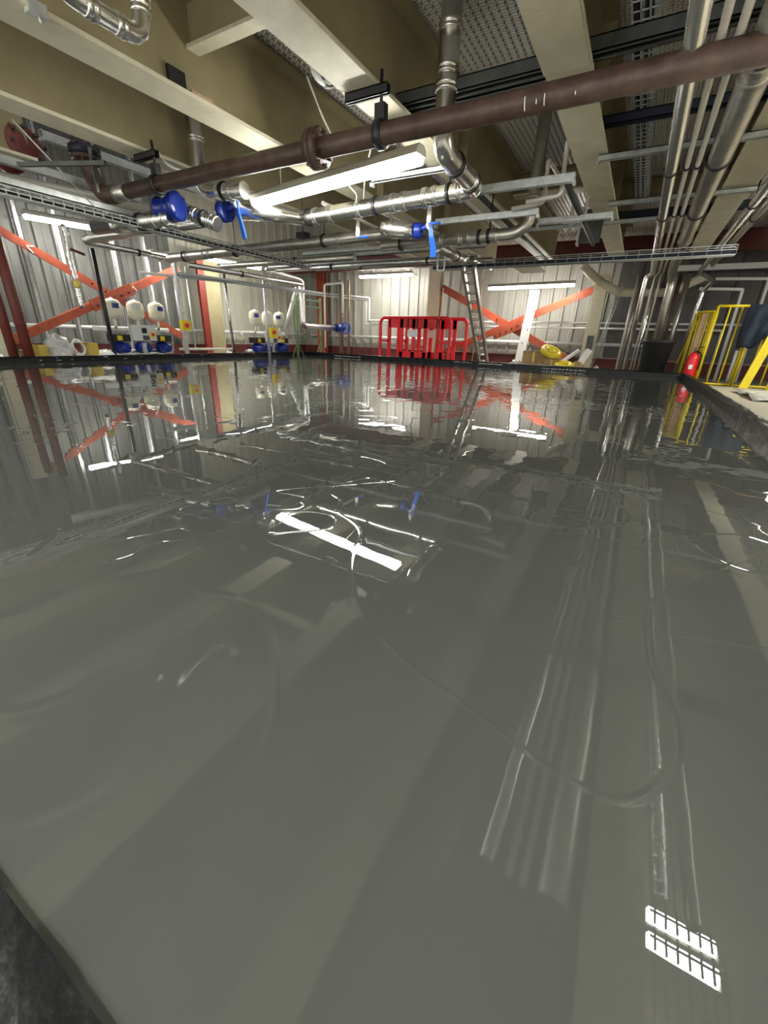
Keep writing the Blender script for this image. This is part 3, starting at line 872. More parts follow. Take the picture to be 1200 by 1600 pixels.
struct(MB().box(-13.6, 8.5, 23.94, 24.01, 0.36, 0.41).build('trim_3', 'timber'))

# cream / red columns
def column(label, x, y, w, d, z1, m, name='steel_column', web=True):
    t = thing(name, label, 'column', (x, y, FZ))
    MB().box(x - w / 2, x + w / 2, y - d / 2, y - d / 2 + 0.05, FZ, z1).build('front_flange', m, t)
    MB().box(x - 0.03, x + 0.03, y - d / 2 + 0.05, y + d / 2 - 0.05, FZ, z1).build('web', m, t)
    MB().box(x - w / 2, x + w / 2, y + d / 2 - 0.05, y + d / 2, FZ, z1).build('rear_flange', m, t)
    return t
column('cream column behind the red barriers', -9.9, 22.4, 0.62, 0.5, 5.0, 'cream')
c = column('cream column near the debris with a grey switch box', -2.0, 22.1, 0.52, 0.5, 3.75, 'cream')
MB().box(-2.1, -1.85, 21.7, 21.84, 0.75, 1.35).build('switch_box', 'chan', c)
column('red oxide column on the back wall left of the brown pipes', -18.2, 23.4, 0.6, 0.3, 4.9, 'orange', 'red_column')
t = thing('red_column', 'dark red column on the left wall beside a cream strip', 'column', (-19.1, 15.2, FZ))
MB().box(-19.1, -18.95, 14.9, 15.25, FZ, 4.4).build('shaft', 'darkred2', t)
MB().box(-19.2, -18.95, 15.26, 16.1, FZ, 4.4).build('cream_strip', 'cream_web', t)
# left wall stanchions
for (y, lab) in ((7.95, 'galvanised wall post left of the polythene bag'), (9.1, 'galvanised wall post right of the polythene bag'),
                 (11.0, 'galvanised wall post behind the first ivory vessel'), (12.3, 'galvanised wall post behind the third ivory vessel')):
    strut(lab, (-18.85, y, FZ), (-18.85, y, 7.6), 0.13, 0.13, 'galv', 'wall_post', ends=False, group=None)
strut('galvanised post carrying the yellow isolator', (-15.4, 11.15, FZ), (-15.4, 11.15, 3.3), 0.12, 0.12, 'galv', 'post', ends=False)
pipe('vertical_pipe', 'thin black pole standing in front of the left wall', 'pole', [(-16.0, 8.67, FZ), (-16.0, 8.67, 3.35)], 0.065, 'black')
pipe('vertical_pipe', 'red oxide standpipe at the left edge, front one', 'pipe', [(-15.55, 5.98, FZ), (-15.55, 5.98, 3.6)], 0.13, 'redox', rings=((0, 0.33),), rm='redox')
pipe('vertical_pipe', 'red oxide standpipe at the left edge, rear one', 'pipe', [(-15.8, 5.7, FZ), (-15.8, 5.7, 3.4)], 0.12, 'redox')
strut('cream post at the left edge behind the red standpipes', (-17.5, 6.0, FZ), (-17.5, 6.0, 4.0), 0.4, 0.2, 'cream', 'post', ends=False)
for k, (y, lab) in enumerate(((12.35, 'thin wall conduit, first right of the isolator'), (12.9, 'thin wall conduit, second right of the isolator'),
                              (13.45, 'thin wall conduit, third right of the isolator'), (14.1, 'thin wall conduit, fourth right of the isolator'))):
    pipe('conduit', lab, 'conduit', [(-18.8, y, 0.1), (-18.8, y, 3.7)], 0.04, 'galv')
pipe('stainless_pipe', 'slim stainless drop pipe left of the second pump set', 'pipe', [(-15.2, 13.2, 3.3), (-15.2, 13.3, 0.2)], 0.06, 'steel')
pipe('conduit', 'grey conduit post with the yellow isolator of the second pump set', 'conduit', [(-15.0, 15.2, 3.2), (-15.0, 15.2, FZ)], 0.07, 'galv')
pipe('conduit', 'white slanting board leaning over the second pump set', 'board', [(-15.2, 17.6, 3.1), (-15.6, 17.0, 1.2)], 0.1, 'white')

# diagonal bracing
def brace(label, a, b, nrm, w=0.3, chalk=None):
    a, b = V(a), V(b)
    t = thing('diagonal_brace', label, 'brace', a)
    n = V(nrm)
    MB().bar(a, b, w, 0.05, n).build('flat', 'orange', t)
    d = (b - a).normalized(); s = d.cross(n).normalized()
    if s.z < 0: s = -s
    MB().bar(a + s * w / 2 - n * 0.08, b + s * w / 2 - n * 0.08, 0.04, 0.16, n).build('lip', 'orange', t)
    bb = MB()
    L = (b - a).length
    for q in (0.08, 0.16, L * 0.5 - 0.25, L * 0.5 + 0.25):
        bb.lathe([(0.035, 0), (0.035, 0.06)], a + d * q + n * 0.025, n, 6)
    bb.build('bolts', 'black', t)
    if chalk:
        grp, last = None, None
        for (u0, v0, u1, v1) in chalk:
            if last is None or (u0, v0) not in last:
                if grp: grp.build('chalk_mark', 'chalk', t)
                grp = MB()
            grp.bar(a + d * u0 + s * v0 + n * 0.03, a + d * u1 + s * v1 + n * 0.03, 0.035, 0.01, n)
            last = ((u0, v0), (u1, v1))
        grp.build('chalk_mark', 'chalk', t)
    return t
brace('orange brace falling right on the left wall, marked with a chalk arrow', (-18.5, 6.6, 4.1), (-18.5, 13.3, 0.72), (1, 0, 0), 0.25,
      chalk=((1.45, 0.0, 1.65, 0.12), (1.45, 0.0, 1.68, -0.1), (0.3, 0.1, 0.5, -0.1), (0.55, -0.1, 0.6, 0.12), (0.6, 0.12, 0.75, -0.05)))
brace('orange brace rising right on the left wall, chalk marked past the crossing', (-18.42, 6.3, 0.3), (-18.42, 13.5, 3.5), (1, 0, 0), 0.25,
      chalk=((4.9, 0.1, 5.1, 0.1), (5.1, 0.1, 4.95, -0.1), (4.95, -0.1, 5.15, -0.1), (5.25, -0.1, 5.3, 0.1), (5.3, 0.1, 5.38, -0.02), (5.38, -0.02, 5.46, 0.1), (5.46, 0.1, 5.52, -0.1)))
brace('orange brace falling right on the back wall behind the ladder', (-9.55, 22.35, 3.45), (-2.9, 22.35, 0.3), (0, -1, 0), 0.3)
brace('orange brace rising right on the back wall to the cream column', (-9.2, 22.28, 0.3), (-2.3, 22.28, 3.2), (0, -1, 0), 0.3)
t = thing('gusset_plate', 'orange bolted plate where the back wall braces cross', 'plate', (-5.9, 22.2, 1.4))
MB().bar((-6.5, 22.2, 1.25), (-5.2, 22.2, 1.8), 0.42, 0.04, (0, -1, 0)).build('plate', 'orange', t)
bb = MB()
for k in range(5):
    bb.lathe([(0.04, 0), (0.04, 0.07)], (-6.4 + 0.26 * k, 22.18, 1.22 + 0.12 * k), (0, -1, 0), 6)
bb.build('bolts', 'black', t)
t = thing('gusset_plate', 'orange bolted plate where the left wall braces cross', 'plate', (-18.3, 10.4, 2.1))
MB().bar((-18.35, 9.5, 1.75), (-18.35, 11.2, 2.5), 0.42, 0.04, (1, 0, 0)).build('plate', 'orange', t)
bb = MB()
for k in range(5):
    bb.lathe([(0.045, 0), (0.045, 0.08)], (-18.33, 9.7 + 0.32 * k, 1.78 + 0.14 * k), (1, 0, 0), 6)
bb.build('bolts', 'black', t)

# ------------------------------------------------------------------ batten lights
def batten(label, a, b, wd=0.17, h=0.2, cables=(), guard=False, wall=None):
    a, b = V(a), V(b)
    d = (b - a).normalized()
    s = d.cross(V((0, 0, 1))).normalized()
    t = thing('batten_light', label, 'light', (a + b) / 2, 'fluorescent batten lights')
    def sect(pts2, e0, e1, m, nm):
        out = [a - d * e0 + s * u + V((0, 0, z)) for (u, z) in pts2]
        MB().prism(out, d, (b - a).length + e0 + e1).build(nm, m, t)
    k = wd / 2
    sect([(-k, 0), (k, 0), (k * 0.9, h * 0.3), (k * 0.45, h * 0.5), (-k * 0.45, h * 0.5), (-k * 0.9, h * 0.3)], 0.03, 0.03, 'housing', 'housing')
    sect([(-k * 0.95, -0.004), (-k * 0.8, -h * 0.3), (-k * 0.35, -h * 0.42), (k * 0.35, -h * 0.42), (k * 0.8, -h * 0.3), (k * 0.95, -0.004)], 0, 0, 'tube', 'diffuser')
    if guard:
        g = MB()
        for i in range(6):
            c = lerp(a, b, (i + 0.5) / 6) - V((0, 0, h * 0.5))
            g.bar(c - s * wd * 0.7, c + s * wd * 0.7, 0.02, 0.01)
        g.bar(a - V((0, 0, h * 0.5 + 0.01)), b - V((0, 0, h * 0.5 + 0.01)), 0.02, 0.01)
        g.build('dash_bars', 'black', t)  # bars added to break the lamp's reflection into dashes
    if wall:
        for q in (0.15, 0.85):
            c = lerp(a, b, q) + V((0, 0, h * 0.55))
            e = V((wall[0] if wall[0] is not None else c.x, wall[1] if wall[1] is not None else c.y, c.z))
            MB().bar(c, e, 0.05, 0.05).build('wall_bracket', 'galv', t)
    for q in cables:
        c = lerp(a, b, q)
        MB().tube([c + V((0, 0, h * 0.5)), c + V((0, 0, 0.55))], 0.008, 5).build('cable', 'white', t)
    return t
batten('long lit batten light hanging below the middle girder', (-7.02, 7.05, 3.33), (-3.35, 6.66, 3.42), 0.26, 0.26, (0.2,))
batten('lit batten light high on the left wall above the pump set', (-18.2, 7.96, 4.3), (-18.2, 11.0, 4.42), 0.26, 0.3, wall=(-20.26, None))
batten('lit batten light further along the left wall, behind the pipes', (-17.2, 14.1, 3.96), (-17.2, 17.2, 4.02), 0.26, 0.3, wall=(-20.26, None))
batten('lit batten light on the back wall above the red barriers', (-14.68, 22.5, 4.17), (-11.4, 22.5, 4.18), 0.26, 0.26, wall=(None, 24.06))
batten('lit batten light hanging in front of the back wall braces', (-6.83, 21.7, 3.34), (-3.06, 21.7, 3.4), 0.26, 0.26, wall=(None, 24.06))
batten('short lit batten light behind the pipes at the left wall', (-18.0, 12.0, 3.86), (-18.0, 13.0, 3.9), 0.2, 0.2, wall=(-20.26, None))
batten('lit batten light overhead at the near right, out of frame', (1.35, 3.17, 4.4), (1.92, 3.17, 4.4), 0.14, 0.18, guard=True)
batten('lit batten light overhead at the near right, its parallel neighbour', (1.35, 3.4, 4.4), (1.92, 3.4, 4.4), 0.14, 0.18, guard=True)
batten('added fill batten beyond the right edge, above the guard panels', (4.8, 14.0, 3.5), (4.8, 17.2, 3.5), 0.26, 0.26)  # unseen lamp added to brighten the yellow panels and right wall pipes
batten('added fill batten beyond the right edge, level with the parallel pipes', (6.6, 8.0, 3.3), (6.6, 11.2, 3.3), 0.26, 0.26)  # added fill lamp for the right-hand girders and deck, kept unseen
batten('added fill batten behind the camera, left', (-9.5, -2.6, 2.7), (-6.0, -2.6, 2.7), 0.26, 0.26)  # unseen fill added low to light the flange undersides from the left
batten('added fill batten behind the camera, right', (1.0, -2.6, 2.7), (4.5, -2.6, 2.7), 0.26, 0.26)  # unseen fill added low to light the flange undersides from the right
batten('added fill batten behind the camera, middle', (-4.6, -1.8, 2.7), (-1.2, -1.8, 2.7), 0.26, 0.26)  # unseen fill added low for the near girders
batten('added fill batten beyond the left edge of the view', (-13.0, -3.4, 3.0), (-13.0, -0.2, 3.0), 0.26, 0.26)  # added fill for the left side, set where its reflection stays hidden
batten('added fill batten to the right of the tray, out of frame', (3.6, 1.0, 3.0), (3.6, 4.4, 3.0), 0.26, 0.26)  # unseen lamp added as fill for the near right ceiling
# dangling white cords tied round the shiny run
for (pts, lab) in (([(-5.02, 7.0, 3.5), (-5.05, 7.6, 3.36), (-5.3, 7.95, 3.35)], 'white cord looped from the batten to the shiny run'),
                   ([(-4.3, 7.0, 4.0), (-4.75, 7.4, 3.6), (-5.1, 7.9, 3.38)], 'second white cord tied to the shiny run'),
                   ([(-4.75, 5.9, 4.25), (-4.72, 6.0, 4.1), (-4.55, 5.98, 3.8), (-4.3, 5.95, 3.45)], 'white cord drooping from the middle girder to the brown pipe')):
    tag(MB().tube(pts, 0.012, 6, 0.1).build('cord', 'white'), lab, 'cord')
tag(MB().tube([(-8.35, 6.0, 4.0), (-8.15, 6.05, 3.75), (-7.6, 6.1, 3.55)], 0.022, 8, 0.15).build('cord', 'white'), 'white cord drooping behind the leftmost riser', 'cord')

# ------------------------------------------------------------------ booster pump sets
def pump_set(label, x, y, sp, set_label_side, sc=1.0):
    t = thing('booster_pump_set', label, 'pump', (x, y, FZ))
    MB().box(x - 0.35, x + 0.45, y - 0.1, y + sp * 2 + 0.5, FZ, FZ + 0.08).build('base_frame', 'galv', t)
    MB().tube([(x - 0.25, y - 0.3, 0.18), (x - 0.25, y + sp * 2 + 0.8, 0.18)], 0.085, 12).build('manifold', 'steel', t)
    MB().tube([(x - 0.2, y - 0.5, 0.98), (x - 0.2, y + sp * 2 + 0.7, 0.98)], 0.085, 12).build('upper_manifold', 'white', t)
    for k in range(3):
        c = V((x, y + 0.2 + sp * k, 0))
        r = 0.28 * sc
        v = MB().lathe([(0.05, 1.30), (0.16, 1.33), (r * 0.9, 1.40), (r, 1.5), (r, 1.6), (r * 1.02, 1.62), (r, 1.64), (r, 1.80), (r * 0.9, 1.88), (0.16, 1.95), (0.05, 1.98), (0.02, 2.01)],
                       c, (0, 0, 1), 22).build('expansion_vessel', 'vessel', t)
        MB().tube([c + V((0, 0, 1.32)), c + V((0, 0, 1.12)), c + V((-0.1, 0.03, 1.0))], 0.05, 8).build('stem', 'vessel', v)
        lb = MB()
        s0 = -0.05 + set_label_side[k]
        pts = []
        for i in range(5):
            a = s0 - 0.42 + 0.84 * i / 4
            pts.append(a)
        vs, fs = [], []
        for a in pts:
            for z in (1.66, 1.82):
                vs.append(c + V((math.cos(a) * (r + 0.008), math.sin(a) * (r + 0.008), z)))
        for i in range(4):
            fs.append((2 * i, 2 * i + 2, 2 * i + 3, 2 * i + 1))
        lb.add(vs, fs).build('blue_label' if k != 1 else 'printed_label', 'blue' if k != 1 else 'panel', v)
        pm = MB().lathe([(0.14, -0.3), (0.2, -0.28), (0.2, 0.1), (0.17, 0.2), (0.17, 0.3), (0.1, 0.38)], c + V((0.1, 0, 0.34)), (1, 0, 0), 18).build('pump', 'blue', t)
        fins = MB()
        for i in range(5):
            fins.lathe([(0.215, 0), (0.215, 0.015)], c + V((-0.12 + 0.06 * i, 0, 0.34)), (1, 0, 0), 18)
        fins.build('cooling_fins', 'blue', pm)
        if k != 1:
            dr = MB().box(x - 0.2, x + 0.28, c.y - 0.3, c.y + 0.28, 0.56, 0.8).build('drive_cover', 'black', t)
            MB().box(x + 0.28, x + 0.29, c.y - 0.2, c.y - 0.02, 0.6, 0.76).build('warning_label', 'yellow', dr)
    cy = y + sp + 0.05
    pn = MB().box(x + 0.32, x + 0.5, cy - 0.42, cy + 0.5, 0.6, 1.14).build('control_panel', 'panel', t)
    MB().box(x + 0.5, x + 0.515, cy - 0.05, cy + 0.13, 0.86, 1.04).build('display', 'black', pn)
    MB().box(x + 0.5, x + 0.515, cy - 0.05, cy + 0.2, 0.62, 0.78).build('schematic_plate', 'chan', pn)
    MB().box(x + 0.5, x + 0.512, cy + 0.26, cy + 0.44, 0.72, 0.92).build('isolator_plate', 'yellow', pn)
    MB().lathe([(0.06, 0), (0.05, 0.05)], (x + 0.512, cy + 0.35, 0.82), (1, 0, 0), 14).build('isolator_knob', 'red', pn)
    MB().bar((x + 0.42, cy, FZ), (x + 0.42, cy, 0.52), 0.14, 0.08).build('panel_post', 'galv', t)
    return t
pump_set('booster pump set nearer the left corner with three ivory vessels', -16.7, 9.12, 0.83, (-0.05, -0.5, 0.1))
pump_set('second booster pump set, further off by the isolator post', -15.85, 15.1, 0.8, (-0.4, -0.8, -0.9), 0.95)
t = thing('rotary_isolator', 'yellow rotary isolator on the galvanised post', 'switch', (-15.3, 11.2, 1.2))
MB().box(-15.34, -15.2, 10.95, 11.35, 1.0, 1.36).build('box', 'yellow', t)
MB().lathe([(0.09, 0), (0.09, 0.03)], (-15.2, 11.15, 1.18), (1, 0, 0), 16).build('dial', 'red', t)
MB().bar((-15.16, 11.07, 1.18), (-15.16, 11.23, 1.18), 0.03, 0.04).build('knob', 'red', t)
t = thing('rotary_isolator', 'orange-yellow isolator box on the grey conduit post of the second pump set', 'switch', (-14.9, 15.3, 1.1))
MB().box(-14.95, -14.8, 15.2, 15.6, 0.82, 1.25).build('box', 'yellow', t)
MB().lathe([(0.09, 0), (0.09, 0.04)], (-14.8, 15.4, 1.05), (1, 0, 0), 16).build('dial', 'red', t)
# bench tube beside the pumps
pipe('conduit', 'pale low pipe on the floor right of the first pump set', 'pipe', [(-16.2, 11.4, 0.3), (-16.2, 14.2, 0.28)], 0.05, 'vessel')

# hanging foil flexible hose
pts = []
for i in range(26):
    u = i / 25
    pts.append((-14.0 + 0.03 * math.sin(9 * u), 6.95 + 0.02 * math.sin(13 * u), 3.5 - 2.0 * u))
t = thing('flexible_hose', 'silver knobbly hose hanging in front of the left wall', 'hose', pts[0])
MB().tube(pts, 0.07, 10, rfun=lambda i: 0.075 if i % 2 else 0.05).build('hose', 'foil', t)
MB().lathe([(0.08, 0), (0.09, 0.04), (0.09, 0.16), (0.08, 0.2)], (-13.98, 6.95, 2.0), (0, 0, 1), 12).build('brass_fitting', 'amber', t)
MB().tube([(-14.0, 6.97, 2.95), (-13.9, 7.3, 2.85)], 0.035, 8).build('side_tail', 'darkred', t)
# red pump casing at the left edge
t = thing('red_pump_casing', 'rusty red flanged pump casing at the left edge under the stub girder', 'pump', (-11.2, 5.0, 4.1))
MB().lathe([(0.2, -0.35), (0.36, -0.3), (0.36, -0.2), (0.22, -0.16), (0.3, 0.0), (0.3, 0.1), (0.2, 0.14), (0.34, 0.2), (0.34, 0.3), (0.15, 0.34)], (-11.15, 5.0, 4.1), (1, 0.3, 0.1), 22).build('casing', 'redox', t)
bb = MB()
for k in range(8):
    a = 2 * math.pi * k / 8
    MB().lathe([(0.035, 0), (0.035, 0.12)], (-10.85, 5.05 + 0.26 * math.cos(a), 4.12 + 0.26 * math.sin(a)), (1, 0.3, 0.1), 6).build('bolt', 'brown', t)
pipe('pipe_stub', 'pale grey pipe passing below the rusty red casing', 'pipe', [(-12.0, 4.5, 3.7), (-11.2, 7.6, 3.7)], 0.12, 'copper')
# steel rods hanging from the deck at left
tag(MB().tube([(-9.1, 4.15, 3.9), (-9.1, 5.3, 2.85)], 0.012, 6).build('steel_wire', 'galv'), 'thin galvanised wire falling past the cable basket at left', 'wire')

# ------------------------------------------------------------------ red pedestrian barriers
def barrier(label, x0, x1, y, z0=FZ, z1=1.95, top_panel=True, skew=0.0):
    t = thing('pedestrian_barrier', label, 'barrier', (x0, y, z0), 'red plastic barriers')
    D = 0.09
    def rr(xa, xb, za, zb, r=0.25, seg=5):
        o = []
        for (cx, cz, a0) in ((xb - r, zb - r, 0), (xa + r, zb - r, 90), (xa + r, za + r, 180), (xb - r, za + r, 270)):
            for k in range(seg + 1):
                a = math.radians(a0 + 90 * k / seg)
                o.append((cx + r * math.cos(a), cz + r * math.sin(a)))
        return o
    # outer hoop
    out = [(u, y, v) for u, v in rr(x0 + 0.06, x1 - 0.06, z0 + 0.12, z1 - 0.06)]
    hoop = MB().tube(out + [out[0], out[1]], 0.08, 8, cap=False)
    hoop.build('outer_frame', 'red', t)
    xs = x1 - x0
    f = MB()
    for q in (0.15, 0.33, 0.5, 0.66, 0.83) if xs > 3.4 else (0.5,):
        x = x0 + xs * q
        f.box(x - 0.085, x + 0.085, y - D / 2, y + D / 2, z0 + 0.18, z1 - 0.1)
    f.build('uprights', 'red', t)
    MB().box(x0 + xs * 0.15, x1 - xs * 0.15, y - D / 2, y + D / 2, z1 - 0.5, z1 - 0.08).build('top_panel', 'red', t)
    MB().box(x0 + xs * 0.28, x1 - xs * 0.3, y - D / 2, y + D / 2, z0 + 0.14, z0 + 0.58).build('bottom_panel', 'red', t)
    MB().box(x0 + 0.1, x0 + xs * 0.15, y - D / 2, y + D / 2, z0 + 1.0, z0 + 1.1).build('side_rail', 'red', t)
    MB().box(x1 - xs * 0.15, x1 - 0.1, y - D / 2, y + D / 2, z0 + 1.0, z0 + 1.1).build('side_rail', 'red', t)
    for q in (0.42, 0.55):
        x = x0 + xs * q
        MB().box(x - 0.035, x + 0.035, y - D / 2 - 0.02, y - D / 2, z1 - 0.48, z1 - 0.1).build('slot', 'black', t)
    for q in (0.12, 0.85):
        x = x0 + xs * q
        MB().box(x - 0.08, x + 0.08, y - 0.5, y + 0.5, z0, z0 + 0.1).build('foot', 'red', t)
    MB().box(x0 + xs * 0.42, x0 + xs * 0.56, y - 0.07, y - 0.05, z0 + 1.25, z0 + 1.58).build('reflector', 'white', t)
    return t
barrier('red plastic barrier in front, nearer the tray', -11.5, -7.65, 19.4)
barrier('red plastic barrier standing just behind the first', -10.9, -7.15, 20.2)
t = thing('orange_stake', 'slim orange upright clipped to the right of the front barrier', 'post', (-8.35, 19.2, FZ))
MB().bar((-8.35, 19.2, FZ), (-8.15, 19.2, 3.1), 0.09, 0.05).build('post', 'orange', t)

# ------------------------------------------------------------------ ladder, leaning post, board
t = thing('aluminium_ladder', 'aluminium ladder leaning over the tray edge beside the barriers', 'ladder', (-5.6, 18.5, FZ))
A0, A1 = V((-5.85, 18.7, FZ)), V((-5.28, 13.9, 3.05))
W = V((0.34, 0.04, 0))
for q in (V((0, 0, 0)), W):
    MB().bar(A0 + q, A1 + q, 0.09, 0.14, (0, 1, 0.6)).build('stile', 'ladder', t)
for i in range(13):
    u = (i + 0.6) / 13
    r_ = MB().tube([lerp(A0, A1, u), lerp(A0, A1, u) + W], 0.045, 8).build('rung', 'ladder', t)
    MB().lathe([(0.034, -0.03), (0.034, 0.0)], lerp(A0, A1, u) - V((0.02, 0, 0)), W, 8).build('rung_plug', 'black', r_)
t = thing('white_post', 'white painted flat post leaning under the back batten light', 'post', (-5, 22, FZ))
MB().bar((-5.02, 22.0, FZ), (-4.77, 22.15, 3.2), 0.4, 0.14, (0, 1, 0)).build('post', 'white', t)
k = MB()
for (z, x) in ((2.2, -4.9), (1.5, -4.85), (0.9, -5.0), (2.6, -4.85)):
    y = 21.9 + (z - FZ) / (3.2 - FZ) * 0.15
    k.bar((x, y, z), (x + 0.05, y + 0.03, z + 0.09), 0.03, 0.01, (0, 1, 0))
k.build('scuff_mark', 'chan', t)
t = thing('timber_board', 'cream board lying flat on the far services above the ladder', 'board', (-4, 16.6, 3.5))
MB().box(-4.3, -3.5, 16.0, 17.4, 3.3, 3.34).build('board', 'cream', t)
tag(MB().tube([(-7.0, 20.8, FZ), (-6.9, 20.8, 3.6)], 0.03, 6).build('timber_batten', 'timber'), 'thin upright timber batten left of the ladder', 'batten')

# ------------------------------------------------------------------ debris on the far edge
def carton(label, c, sx, sy, sz, rot, m='card', name='cardboard_box'):
    x, y, z = c
    t = thing(name, label, 'box', c)
    R = Matrix.Rotation(rot, 3, 'Z')
    def bx(mb, a, b):
        vs = [V(c) + R @ V((px, py, pz)) for pz in (a[2], b[2]) for py in (a[1], b[1]) for px in (a[0], b[0])]
        mb.add(vs, [(0, 2, 3, 1), (4, 5, 7, 6), (0, 1, 5, 4), (2, 6, 7, 3), (0, 4, 6, 2), (1, 3, 7, 5)])
        return mb
    bx(MB(), (-sx / 2, -sy / 2, 0), (sx / 2, sy / 2, sz)).build('carton', m, t)
    bx(MB(), (-sx / 2, -sy / 2 - 0.2, sz), (sx / 2, -sy / 2, sz + 0.015)).build('flap', m, t)
    bx(MB(), (-0.04, -sy / 2 - 0.005, sz * 0.5), (0.04, sy / 2 + 0.005, sz + 0.006)).build('tape', 'amber', t)
    return t
def ground_pile(c, r, h, label, m, name, seed=1, cat='bag'):
    rnd = random.Random(seed)
    vs, fs = [], []
    n, k = 18, 8
    for j in range(k + 1):
        a = math.pi / 2 * j / k
        for i in range(n):
            b = 2 * math.pi * i / n
            q = 1 + rnd.uniform(-0.2, 0.2)
            vs.append((c[0] + r * math.cos(a) * math.cos(b) * q, c[1] + r * math.cos(a) * math.sin(b) * q, c[2] + h * math.sin(a) * (1 + rnd.uniform(-0.15, 0.1))))
    for j in range(k):
        for i in range(n):
            fs.append((j * n + i, j * n + (i + 1) % n, (j + 1) * n + (i + 1) % n, (j + 1) * n + i))
    return tag(MB().add(vs, fs, True).build(name, m), label, cat)
carton('brown open cardboard box by the foot of the white post', (-3.85, 19.6, FZ), 0.9, 0.6, 0.85, 0.15)
carton('smaller brown cardboard box right of the open one', (-2.95, 19.3, FZ), 0.65, 0.55, 0.62, -0.2)
t = thing('packing_roll', 'white tube of packing leaning on the yellow bundle', 'roll', (-2.7, 19.1, FZ))
MB().tube([(-2.9, 18.9, 0.05), (-2.1, 19.5, 0.75)], 0.07, 10).build('roll', 'white', t)
def coil(label, c, R, r, turns, m, tilt=(0, 0, 1), name='cable_coil'):
    t = thing(name, label, 'coil', c)
    rnd = random.Random(label)
    for i in range(turns):
        ax = V(tilt) + V((rnd.uniform(-0.2, 0.2), rnd.uniform(-0.2, 0.2), 0))
        MB().torus(V(c) + V((rnd.uniform(-0.04, 0.04), rnd.uniform(-0.04, 0.04), 0.05 * i)), ax, R * rnd.uniform(0.85, 1.05), r, 22, 6).build('turn', m, t)
    return t
coil('yellow strap bundle on top of the cardboard boxes', (-3.1, 19.25, 0.62), 0.36, 0.09, 2, 'yellow', (0.35, -0.25, 1))
coil('small inner yellow strap bundle on top of the cardboard boxes', (-3.1, 19.25, 0.66), 0.2, 0.08, 2, 'yellow', (0.35, -0.25, 1))
coil('yellow coil of rope lying low in front of the cream column', (-2.45, 18.75, 0.1), 0.3, 0.09, 3, 'yellow', (0, -0.2, 1))
ground_pile((-4.4, 18.9, FZ), 0.4, 0.5, 'crumpled white paper at the foot of the white post', 'film', 'crumpled_paper', 3, 'paper')
ground_pile((-2.0, 18.9, FZ), 0.35, 0.55, 'crumpled brown paper below the cream column', 'card', 'crumpled_paper', 5, 'paper')
t = thing('paper_sheet', 'white sheet leaning on the cream column', 'paper', (-1.85, 19.3, 0))
MB().bar((-2.05, 18.9, 0.0), (-1.7, 19.4, 0.8), 0.25, 0.02, (0, 1, 0)).build('sheet', 'white', t)

for (c, r, h, m, nm, lab, cat) in (
        ((-3.45, 18.85, FZ), 0.3, 0.45, 'card', 'crumpled_paper', 'crumpled brown paper in front of the cardboard boxes', 'paper'),
        ((-1.3, 18.9, FZ), 0.2, 0.42, 'film', 'crumpled_paper', 'small pale scrap just right of the cream column foot', 'paper'),
        ((-2.75, 18.7, FZ), 0.22, 0.42, 'white', 'foam_scrap', 'white foam scrap between the boxes and the low yellow coil', 'scrap'),
        ((-16.1, 5.4, FZ), 0.3, 0.45, 'film', 'crumpled_paper', 'pale crumpled sheet at the far left end of the left kerb', 'paper'),
        ((-15.9, 13.6, FZ), 0.25, 0.42, 'film', 'crumpled_paper', 'pale scrap behind the left kerb before the second pump set', 'paper')):
    ground_pile(c, r, h, lab, m, nm, int(abs(c[0]) * 100), cat)
t = thing('threaded_rod_offcut', 'grey rod leaning across the debris toward the cream column', 'rod', (-2.5, 19.8, 0.4))
MB().tube([(-2.95, 19.7, 0.85), (-2.0, 19.9, 0.35)], 0.03, 8).build('rod', 'chan', t)
# things on the left kerb
ground_pile((-16.2, 7.05, FZ), 0.45, 0.95, 'clear polythene bag slumped behind the left kerb', 'film', 'polythene_bag', 7)
ground_pile((-16.0, 8.35, FZ), 0.45, 0.5, 'white crumpled sack right of the amber box behind the left kerb', 'white', 'sack', 9)
coil('white loop of cable beside the polythene bag', (-16.0, 7.55, 0.35), 0.22, 0.03, 2, 'white', (1, 0.2, 0.2))
carton('small amber carton behind the red standpipes', (-16.0, 6.45, FZ), 0.3, 0.3, 0.65, 0.4, 'amber', 'carton')
carton('amber crumpled carton right of the white cable loop', (-16.0, 7.95, FZ), 0.3, 0.3, 0.72, 0.1, 'amber', 'carton')
carton('pale wooden offcut crate at the foot of the standpipes', (-16.3, 6.05, FZ), 0.4, 0.3, 0.5, 0.3, 'board', 'crate')

# ------------------------------------------------------------------ dark bin, extinguisher
t = thing('dark_bin', 'black plastic tub behind the far right kerb', 'bin', (0.55, 19.4, FZ))
MB().lathe([(0.36, 0), (0.5, 1.3), (0.55, 1.32), (0.55, 1.42), (0.5, 1.42), (0.46, 1.3), (0.34, 0.1)], (0.58, 19.4, FZ), (0, 0, 1), 24).build('body', 'bin', t)
t = thing('fire_extinguisher', 'red fire extinguisher at the corner of the tray', 'extinguisher', (1.72, 18.75, FZ))
MB().lathe([(0.16, 0), (0.18, 0.03), (0.18, 0.85), (0.15, 0.95), (0.07, 1.02), (0.06, 1.06)], (1.72, 18.75, FZ), (0, 0, 1), 22).build('cylinder', 'red', t)
MB().box(1.68, 1.76, 18.6, 18.8, 0.86, 0.93).build('valve_head', 'black', t)
MB().bar((1.64, 18.75, 0.96), (1.95, 18.75, 1.04), 0.05, 0.025).build('handle', 'black', t)
MB().tube([(1.76, 18.7, 0.9), (1.93, 18.6, 0.8), (1.93, 18.6, 0.3)], 0.022, 8, 0.1).build('hose', 'black', t)
MB().box(1.64, 1.76, 18.56, 18.575, 0.3, 0.45).build('instruction_label', 'white', t)

